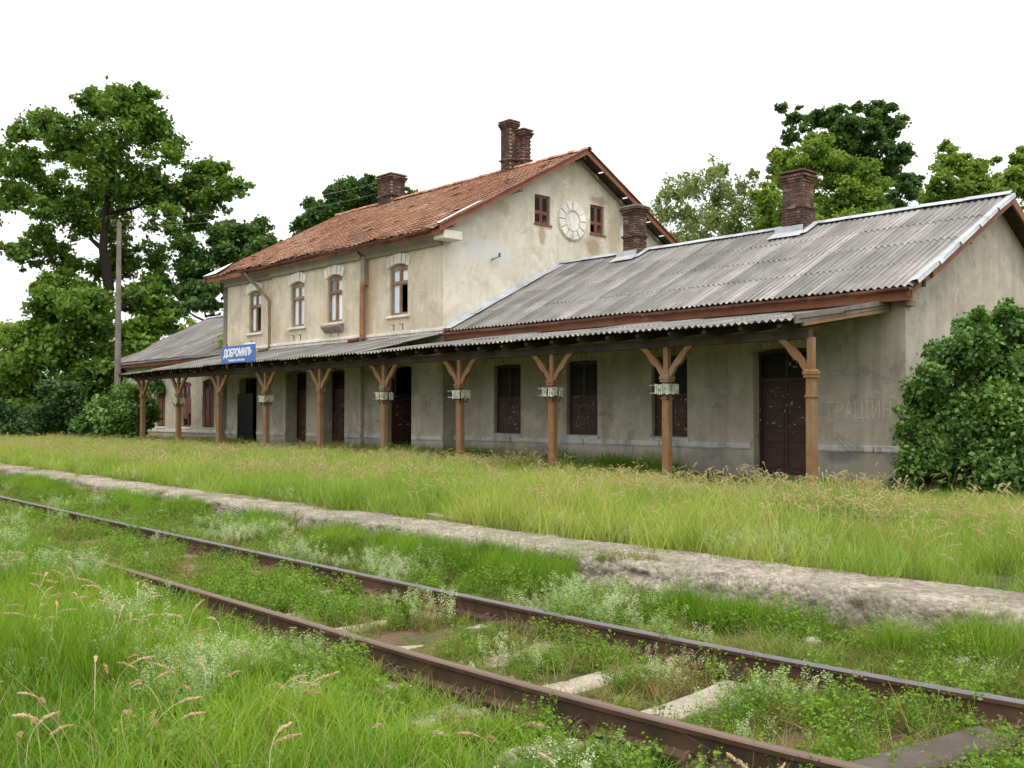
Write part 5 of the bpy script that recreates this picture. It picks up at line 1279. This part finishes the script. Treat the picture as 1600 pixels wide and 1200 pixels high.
def seedhead(n, R, h, hl, hw, seed, arch=.5, dens=26, stem=.0022, chaff=.012):
    """stems that arch over and end in a fuzzy spike made of small chaff quads"""
    r = np.random.default_rng(seed); Vs = []; Qs = []; T = []; k = 0; sV, sQ, sT = [], [], []; sk = 0
    for i in range(n):
        a = r.random() * 6.28; q = R * r.random() ** .5; b = np.array([q * math.cos(a), q * math.sin(a), 0]); hd = r.random() * 6.28 if r.random() < .5 else r.normal() * .5; H = h * r.uniform(.7, 1.1); tot = H + hl
        pts = []
        for j in range(9):
            f = j / 8; out = arch * tot * max(0, f - .35) ** 2 * 1.6; zz = tot * (f - arch * .9 * max(0, f - .55) ** 2 * 2.2)
            pts.append(b + np.array([math.cos(hd) * out, math.sin(hd) * out, zz]))
        pts = np.array(pts); side = np.array([-math.sin(hd), math.cos(hd), 0])
        for j in range(9): sV += [pts[j] - side * stem * .5, pts[j] + side * stem * .5]
        for j in range(8): sQ.append((sk + 2 * j, sk + 2 * j + 1, sk + 2 * j + 3, sk + 2 * j + 2))
        sT += [r.random()] * 18; sk += 18
        f0 = H / tot
        for m in range(dens):
            f = f0 + (1 - f0) * m / dens; x = f * 8; j = min(7, int(x)); p = pts[j] + (pts[j + 1] - pts[j]) * (x - j); d = pts[j + 1] - pts[j]; d /= np.linalg.norm(d)
            env = math.sin(PI * min(1, (m + 1.5) / (dens + 1))) ** .6 * hw
            o_ = r.normal(size=3); o_ -= d * o_.dot(d); o_ /= np.linalg.norm(o_); c = p + o_ * env * r.uniform(.2, 1)
            e = d * chaff * r.uniform(.6, 1.2) + o_ * chaff * .4; w_ = np.cross(d, o_) * chaff * .28
            Vs += [c - e * .5, c + w_, c + e * .6, c - w_]; Qs.append((k, k + 1, k + 2, k + 3)); T += [r.random()] * 4; k += 4
    return (np.array(sV), np.array(sQ), np.array(sT)), (np.array(Vs), np.array(Qs), np.array(T))
def weedy(n, R, h, leaf, per, seed, top=False):
    """upright stems with many tiny leaves or flowers"""
    r = np.random.default_rng(seed); Vs = []; T = []; sV = []; sQ = []; sk = 0
    for i in range(n):
        a = r.random() * 6.28; q = R * r.random() ** .5; b = np.array([q * math.cos(a), q * math.sin(a), 0]); H = h * r.uniform(.55, 1.1); lean = r.normal(size=2) * .22
        e = b + np.array([lean[0] * H, lean[1] * H, H]); s_ = .0016
        sV += [b - [s_, 0, 0], b + [s_, 0, 0], e + [s_, 0, 0], e - [s_, 0, 0]]; sQ.append((sk, sk + 1, sk + 2, sk + 3)); sk += 4
        f = (r.random(per) ** (.45 if top else .8)) * (1 if not top else 1); f = f if not top else .35 + .65 * f
        rad = (.17 * H * (1 - abs(f - .6) * .9) if top else .2 * H + .012) 
        P = b + (e - b) * f[:, None] + r.normal(size=(per, 3)) * (rad if np.isscalar(rad) else rad[:, None]) * np.array([.42, .42, .25])
        P[:, 2] = np.maximum(P[:, 2], .003); Vs.append(P)
    P = np.concatenate(Vs); m = len(P); d = r.normal(size=(m, 3)); d[:, 2] *= .5; d /= np.linalg.norm(d, axis=1)[:, None]; e = np.cross(d, r.normal(size=(m, 3))); e /= np.linalg.norm(e, axis=1)[:, None]
    s_ = (leaf * (.6 + .8 * r.random(m)))[:, None]
    V = np.stack([P - d * s_ * .6, P + e * s_ * .35, P + d * s_ * .6, P - e * s_ * .35], 1).reshape(-1, 3); i = np.arange(m) * 4
    return (np.array(sV), np.array(sQ), r.random(len(sV))), (V, np.stack([i, i + 1, i + 2, i + 3], -1), np.repeat(r.random(m), 4))

def scatter(name, label, cat, pts, scl, sources, tilt=.12, patch=None, zs=None):
    """one 'stuff' object: tuft meshes instanced on a point cloud"""
    n = len(pts); me = bpy.data.meshes.new(name); me.vertices.add(n); me.vertices.foreach_set('co', np.asarray(pts, np.float32).ravel())
    rot = np.stack([rng.normal(size=n) * tilt, rng.normal(size=n) * tilt, rng.random(n) * 2 * PI], -1).astype(np.float32)
    a = me.attributes.new('rot', 'FLOAT_VECTOR', 'POINT'); a.data.foreach_set('vector', rot.ravel())
    sv = np.stack([scl, scl, scl * (zs if zs is not None else 1)], -1).astype(np.float32)
    a = me.attributes.new('scl', 'FLOAT_VECTOR', 'POINT'); a.data.foreach_set('vector', sv.ravel())
    a = me.attributes.new('patch', 'FLOAT', 'POINT'); a.data.foreach_set('value', (patch if patch is not None else rng.random(n)).astype(np.float32))
    a = me.attributes.new('idx', 'INT', 'POINT'); a.data.foreach_set('value', rng.integers(0, len(sources), n).astype(np.int32))
    o = bpy.data.objects.new(name, me); col.objects.link(o); tag(o, label, cat, kind='stuff')
    ng = bpy.data.node_groups.new(name, 'GeometryNodeTree'); ng.interface.new_socket('Geometry', in_out='INPUT', socket_type='NodeSocketGeometry'); ng.interface.new_socket('Geometry', in_out='OUTPUT', socket_type='NodeSocketGeometry')
    N = ng.nodes; gi = N.new('NodeGroupInput'); go = N.new('NodeGroupOutput'); ip = N.new('GeometryNodeInstanceOnPoints')
    gg = N.new('GeometryNodeGeometryToInstance')
    for s_ in reversed(sources):
        oi = N.new('GeometryNodeObjectInfo'); oi.inputs['Object'].default_value = s_; ng.links.new(oi.outputs['Geometry'], gg.inputs[0])
    ip.inputs['Pick Instance'].default_value = True
    mp = N.new('GeometryNodeMeshToPoints'); ng.links.new(gi.outputs[0], mp.inputs[0]); ng.links.new(mp.outputs[0], ip.inputs['Points'])
    ng.links.new(gg.outputs[0], ip.inputs['Instance'])
    def at(nm, ty):
        q = N.new('GeometryNodeInputNamedAttribute'); q.data_type = ty; q.inputs['Name'].default_value = nm; return q.outputs[0]
    ng.links.new(at('idx', 'INT'), ip.inputs['Instance Index'])
    er = N.new('FunctionNodeEulerToRotation'); ng.links.new(at('rot', 'FLOAT_VECTOR'), er.inputs[0]); ng.links.new(er.outputs[0], ip.inputs['Rotation'])
    ng.links.new(at('scl', 'FLOAT_VECTOR'), ip.inputs['Scale']); ng.links.new(ip.outputs[0], go.inputs[0])
    md = o.modifiers.new('scatter', 'NODES'); md.node_group = ng
    return o

def region(n, x0, x1, y0, y1, rel=True, margin=2.5, fn=None):
    """random ground points seen by a camera at or near the photograph's place"""
    x = rng.uniform(x0, x1, n); y = rng.uniform(y0, y1, n)
    yy = y + (track_off(x) if rel else 0)
    fx, fy = -math.cos(AZ), math.sin(AZ); rx, ry = math.sin(AZ), math.cos(AZ)
    t = x * fx + yy * fy; s_ = x * rx + yy * ry
    k = (t > .8) & (np.abs(s_) < .53 * t + margin)
    if fn is not None: k &= fn(x, y)
    x, yy = x[k], yy[k]; return np.stack([x, yy, gz(x, yy)], -1)
def fbm(x, y, s=1, seed=0): return .55 * vnoise(x * s, y * s, seed) + .3 * vnoise(x * s * 2.3, y * s * 2.3, seed + 1) + .15 * vnoise(x * s * 5.1, y * s * 5.1, seed + 2)
def nclip(v, lo=.3, hi=.7): return np.clip((v - lo) / (hi - lo), 0, 1)

# --- sources
S_me = [src('meadow_tuft', *tuft(42, .17, .52, .0075, .38, 100 + i, 'x'), 'g_meadow') for i in range(4)]
S_far = [src('far_meadow_tuft', *tuft(34, .26, .52, .015, .5, 110 + i, 'x', 2), 'g_meadow') for i in range(3)]
S_lu = [src('lush_tuft', *tuft(56, .13, .44, .0056, .30, 120 + i, 'x', 4, .22), 'g_lush') for i in range(5)]
S_sh = [src('short_tuft', *tuft(30, .11, .16, .0045, .9, 130 + i, 'x', 3, .7), 'g_short') for i in range(4)]
S_seed = []
for i in range(4):
    a, b = seedhead(7, .20, .52, .13, .016, 140 + i, .5, 20, .0025, .019); S_seed.append(src('meadow_heads', *cat_([a, b]), 'seed'))
S_pink = []
for i in range(4):
    a, b = seedhead(2, .10, .44, .105, .009, 150 + i, .62, 60, .003, .014); S_pink.append(src('arching_heads', *cat_([a, b]), 'seedpink'))
S_fl = []; S_we = []; S_dr = []
for i in range(3):
    a, b = weedy(9, .12, .36, .0125, 70, 160 + i, True); S_fl.append(src('bedstraw', *b, 'flower'))
    a2, b2 = weedy(14, .13, .26, .022, 24, 170 + i); S_we.append(src('weed', *cat_([a2, b2]), 'weed'))
    S_dr.append(src('dry_stems', *tuft(12, .13, .30, .0035, .7, 180 + i, 'x', 3, .9), 'dry'))
S_gr = [src('low_leaves', *weedy(26, .15, .07, .020, 14, 190 + i)[1], 'weed') for i in range(3)]

# --- meadow between the platform edge and the station
inb = lambda x, y: ~((x > -52.2) & (x < -9.5) & (y + track_off(x) > 20.35))
P = region(17000, -46, 4, 7.52, 20.4, fn=inb); den = fbm(P[:, 0], P[:, 1], .6, 5)
near = np.minimum(1, .35 + (P[:, 1] - 7.5) * .4)                       # lower along the worn edge
under = 1 - .45 * nclip(P[:, 1], 17.6, 19.4)
scatter('meadow_grass', 'tall yellow green meadow grass between the platform edge and the station', 'grass', P, (.7 + .5 * rng.random(len(P))) * (.75 + .25 * near) * under * (.72 + .6 * nclip(fbm(P[:, 0], P[:, 1], .8, 28), .3, .7)) * (1 - .55 * nclip(P[:, 0], -19, -13) * nclip(P[:, 1], 12.5, 16)), S_me, .16,
        np.clip(nclip(fbm(P[:, 0], P[:, 1], .35, 8), .25, .75) * .75 + nclip(fbm(P[:, 0], P[:, 1], 1.2, 18), .3, .7) * .3, 0, 1), .75 + .4 * den)
P = region(9000, -46, 6, 8.2, 19.6, fn=lambda x, y: inb(x, y) & ((x < -17) | (y < 13.5) | (rng.random(len(x)) < .06))); k = rng.random(len(P)) < .12 + .6 * nclip(fbm(P[:, 0], P[:, 1], .4, 31), .35, .65); P = P[k]
scatter('meadow_seed_heads', 'tan feathery seed heads above the meadow grass', 'grass', P, .78 + .38 * rng.random(len(P)), S_seed, .2)
P = region(26000, -130, -44, 6.0, 66, margin=8, fn=inb)
scatter('far_meadow', 'meadow running on past the left end of the station', 'grass', P, .8 + .6 * rng.random(len(P)), S_far, .14, nclip(fbm(P[:, 0], P[:, 1], .15, 8), .25, .75))
P = region(2200, -95, -44, 6.2, 40, margin=8, fn=inb)
scatter('far_seed_heads', 'tan seed heads in the meadow past the left end', 'grass', P, .9 + .5 * rng.random(len(P)), S_seed, .2)
P = region(2500, -9.6, 8, 20, 32, margin=4)
scatter('side_meadow', 'rough grass beyond the right end of the station', 'grass', P, .8 + .4 * rng.random(len(P)), S_me, .14)
# --- the verge between platform edge and track, and the track bed
P = region(16000, -40, 3, 5.45, 6.78); f = fbm(P[:, 0], P[:, 1], 1.1, 41); k = f > .26; P, f = P[k], f[k]
scatter('verge_grass', 'uneven grass growing against the platform edge', 'grass', P, (.55 + .6 * rng.random(len(P))) * (.5 + 1.1 * nclip(f, .4, .75)), S_sh, .25, nclip(fbm(P[:, 0], P[:, 1], .9, 44)) * .8)
def offrail(x, y): return (np.abs(y - 3.785) > .05) & (np.abs(y - 5.29) > .05)
def slx(x, y):
    on = (np.abs(((x + 2.77 + .38) % .76) - .38) < .155) & (y > 3.25) & (y < 5.85)
    return ~on | (fbm(x, y, 1.3, 77) > .60) | (x < -8)
P = region(12000, -40, 2.5, 3.3, 5.7, fn=lambda x, y: offrail(x, y) & slx(x, y)); f = fbm(P[:, 0], P[:, 1], 1.2, 51); k = f > .40; P, f = P[k], f[k]
scatter('track_grass', 'sparse brownish grass between and beside the rails', 'grass', P, (.45 + .55 * rng.random(len(P))) * (.7 + .6 * nclip(f, .4, .7)), S_sh, .3, nclip(1 - fbm(P[:, 0], P[:, 1], .8, 54)) * .6 + .4)
P = region(9000, -36, 3, 3.2, 6.6, fn=lambda x, y: offrail(x, y) & slx(x, y)); f = fbm(P[:, 0], P[:, 1], 1.5, 61); P = P[f > .42]
scatter('track_weeds', 'small leafy weeds in the track bed and verge', 'weeds', P, .35 + .65 * rng.random(len(P)), S_we + S_gr, .15)
P = region(3500, -36, 2, 3.25, 6.5, fn=lambda x, y: offrail(x, y) & slx(x, y)); f = fbm(P[:, 0], P[:, 1], 1.0, 66); P = P[f > .5]
scatter('dry_stems', 'brown dry stems lying in the track bed', 'grass', P, .5 + .6 * rng.random(len(P)), S_dr, .5)
P = region(6500, -34, 3, 6.25, 6.82); f = fbm(P[:, 0], P[:, 1], .9, 47); k = f > .50; P, f = P[k], f[k]
scatter('verge_tufts', 'taller grass tufts in patches below the platform edge', 'grass', P, .45 + .5 * rng.random(len(P)), S_lu + S_sh, .22, .75 * nclip(fbm(P[:, 0], P[:, 1], 1.4, 48), .3, .7))
P = region(2600, -34, 3, 6.78, 7.68); f = fbm(P[:, 0], P[:, 1], 1.6, 49); k = (f > .66) | ((P[:, 1] - track_off(P[:, 0]) > 7.5) & (f > .42)); P = P[k]; P[:, 2] = np.maximum(P[:, 2], .20)
scatter('edge_grass', 'short grass creeping over the concrete platform edge', 'grass', P, .5 + .6 * rng.random(len(P)), S_sh, .3)
# --- bedstraw in flower
P = region(3800, -30, 0, 5.6, 6.5); f = fbm(P[:, 0], P[:, 1], 1.1, 71); k = rng.random(len(P)) < nclip(f, .54, .72) * .45; P = P[k]
Pb = region(3800, -22, -3.0, 2.4, 3.6); f = fbm(Pb[:, 0], Pb[:, 1], .9, 72); k = rng.random(len(Pb)) < nclip(f, .5, .68) * .55; Pb = Pb[k]
Pc = region(1400, -20, 1, 3.9, 5.2, fn=slx); f = fbm(Pc[:, 0], Pc[:, 1], .9, 73); k = rng.random(len(Pc)) < nclip(f, .54, .7) * .5; Pc = Pc[k]
Pd = region(1200, -22, 1, .3, 2.4); f = fbm(Pd[:, 0], Pd[:, 1], .9, 74); k = rng.random(len(Pd)) < nclip(f, .56, .7) * .4; Pd = Pd[k]
Pe = region(1400, -30, 2, 7.6, 9.2); f = fbm(Pe[:, 0], Pe[:, 1], .9, 75); k = rng.random(len(Pe)) < nclip(f, .52, .66) * .8; Pe = Pe[k]
P = np.concatenate([P, Pb, Pc, Pd, Pe])
scatter('bedstraw_flowers', 'clumps of small greenish white bedstraw flowers along the rails', 'flowers', P, (.42 + .4 * rng.random(len(P))) * np.where((P[:, 1] < 3.72) & (P[:, 0] < -6), 1.35, 1), S_fl, .15)
# --- foreground
P = region(14000, -34, 1.5, -3.5, 3.62); f = fbm(P[:, 0], P[:, 1], .8, 81); hh = .55 + .6 * nclip(f, .3, .7); yy = P[:, 1] - track_off(P[:, 0]); hh *= 1 - .6 * nclip(yy, 2.3, 3.3) * nclip(P[:, 0], -11, -6); hh *= 1 - .3 * nclip(P[:, 0], -5, -2.5)
scatter('foreground_grass', 'lush tall green grass in front of the nearer rail', 'grass', P, (.85 + .4 * rng.random(len(P))), S_lu, .10, np.clip(nclip(fbm(P[:, 0], P[:, 1], .7, 84), .3, .72) * .8, 0, 1), hh)
P = region(14000, -60, -30, -18, 3.2, margin=6)
scatter('far_foreground_grass', 'tall grass on the near side of the track far to the left', 'grass', P, .8 + .5 * rng.random(len(P)), S_far, .16)
P = region(2200, -26, 0, -2.5, 2.9); f = fbm(P[:, 0], P[:, 1], .7, 91); lft = nclip(-P[:, 0] * .6 - P[:, 1] * .9, 0, 4); k = rng.random(len(P)) < .12 + .5 * nclip(f, .42, .66); P = P[k]
scatter('foreground_seed_heads', 'arching pinkish grass seed heads in the foreground', 'grass', P, .8 + .35 * rng.random(len(P)), S_pink, .18)
P = region(1500, -24, 1, -2, 3.3); P = P[fbm(P[:, 0], P[:, 1], .9, 95) > .56]
scatter('foreground_weeds', 'leafy weeds among the foreground grass', 'weeds', P, .6 + .6 * rng.random(len(P)), S_we, .15)
P = region(500, -9, -1, -2, 2.2); P = P[fbm(P[:, 0], P[:, 1], .8, 97) > .56]
scatter('sorrel_stems', 'reddish brown upright stems in the lower left grass', 'grass', P, 1.2 + .5 * rng.random(len(P)), S_dr, .1)
P = region(1500, -20, -6, 17.0, 20.4, rel=False)
scatter('porch_grass', 'short green grass at the foot of the wall by the double door', 'grass', P, .7 + .8 * rng.random(len(P)), S_sh, .25, np.full(len(P), .25))
# --- tall grass standing in the doorways and against the wall
P = region(2200, -44, -15, 18.7, 20.3, rel=False); P = P[fbm(P[:, 0], P[:, 1], .7, 99) > .48]
scatter('wall_grass', 'rank grass growing against the station wall', 'grass', P, .9 + .7 * rng.random(len(P)), S_lu, .2, np.zeros(len(P)) + .1)
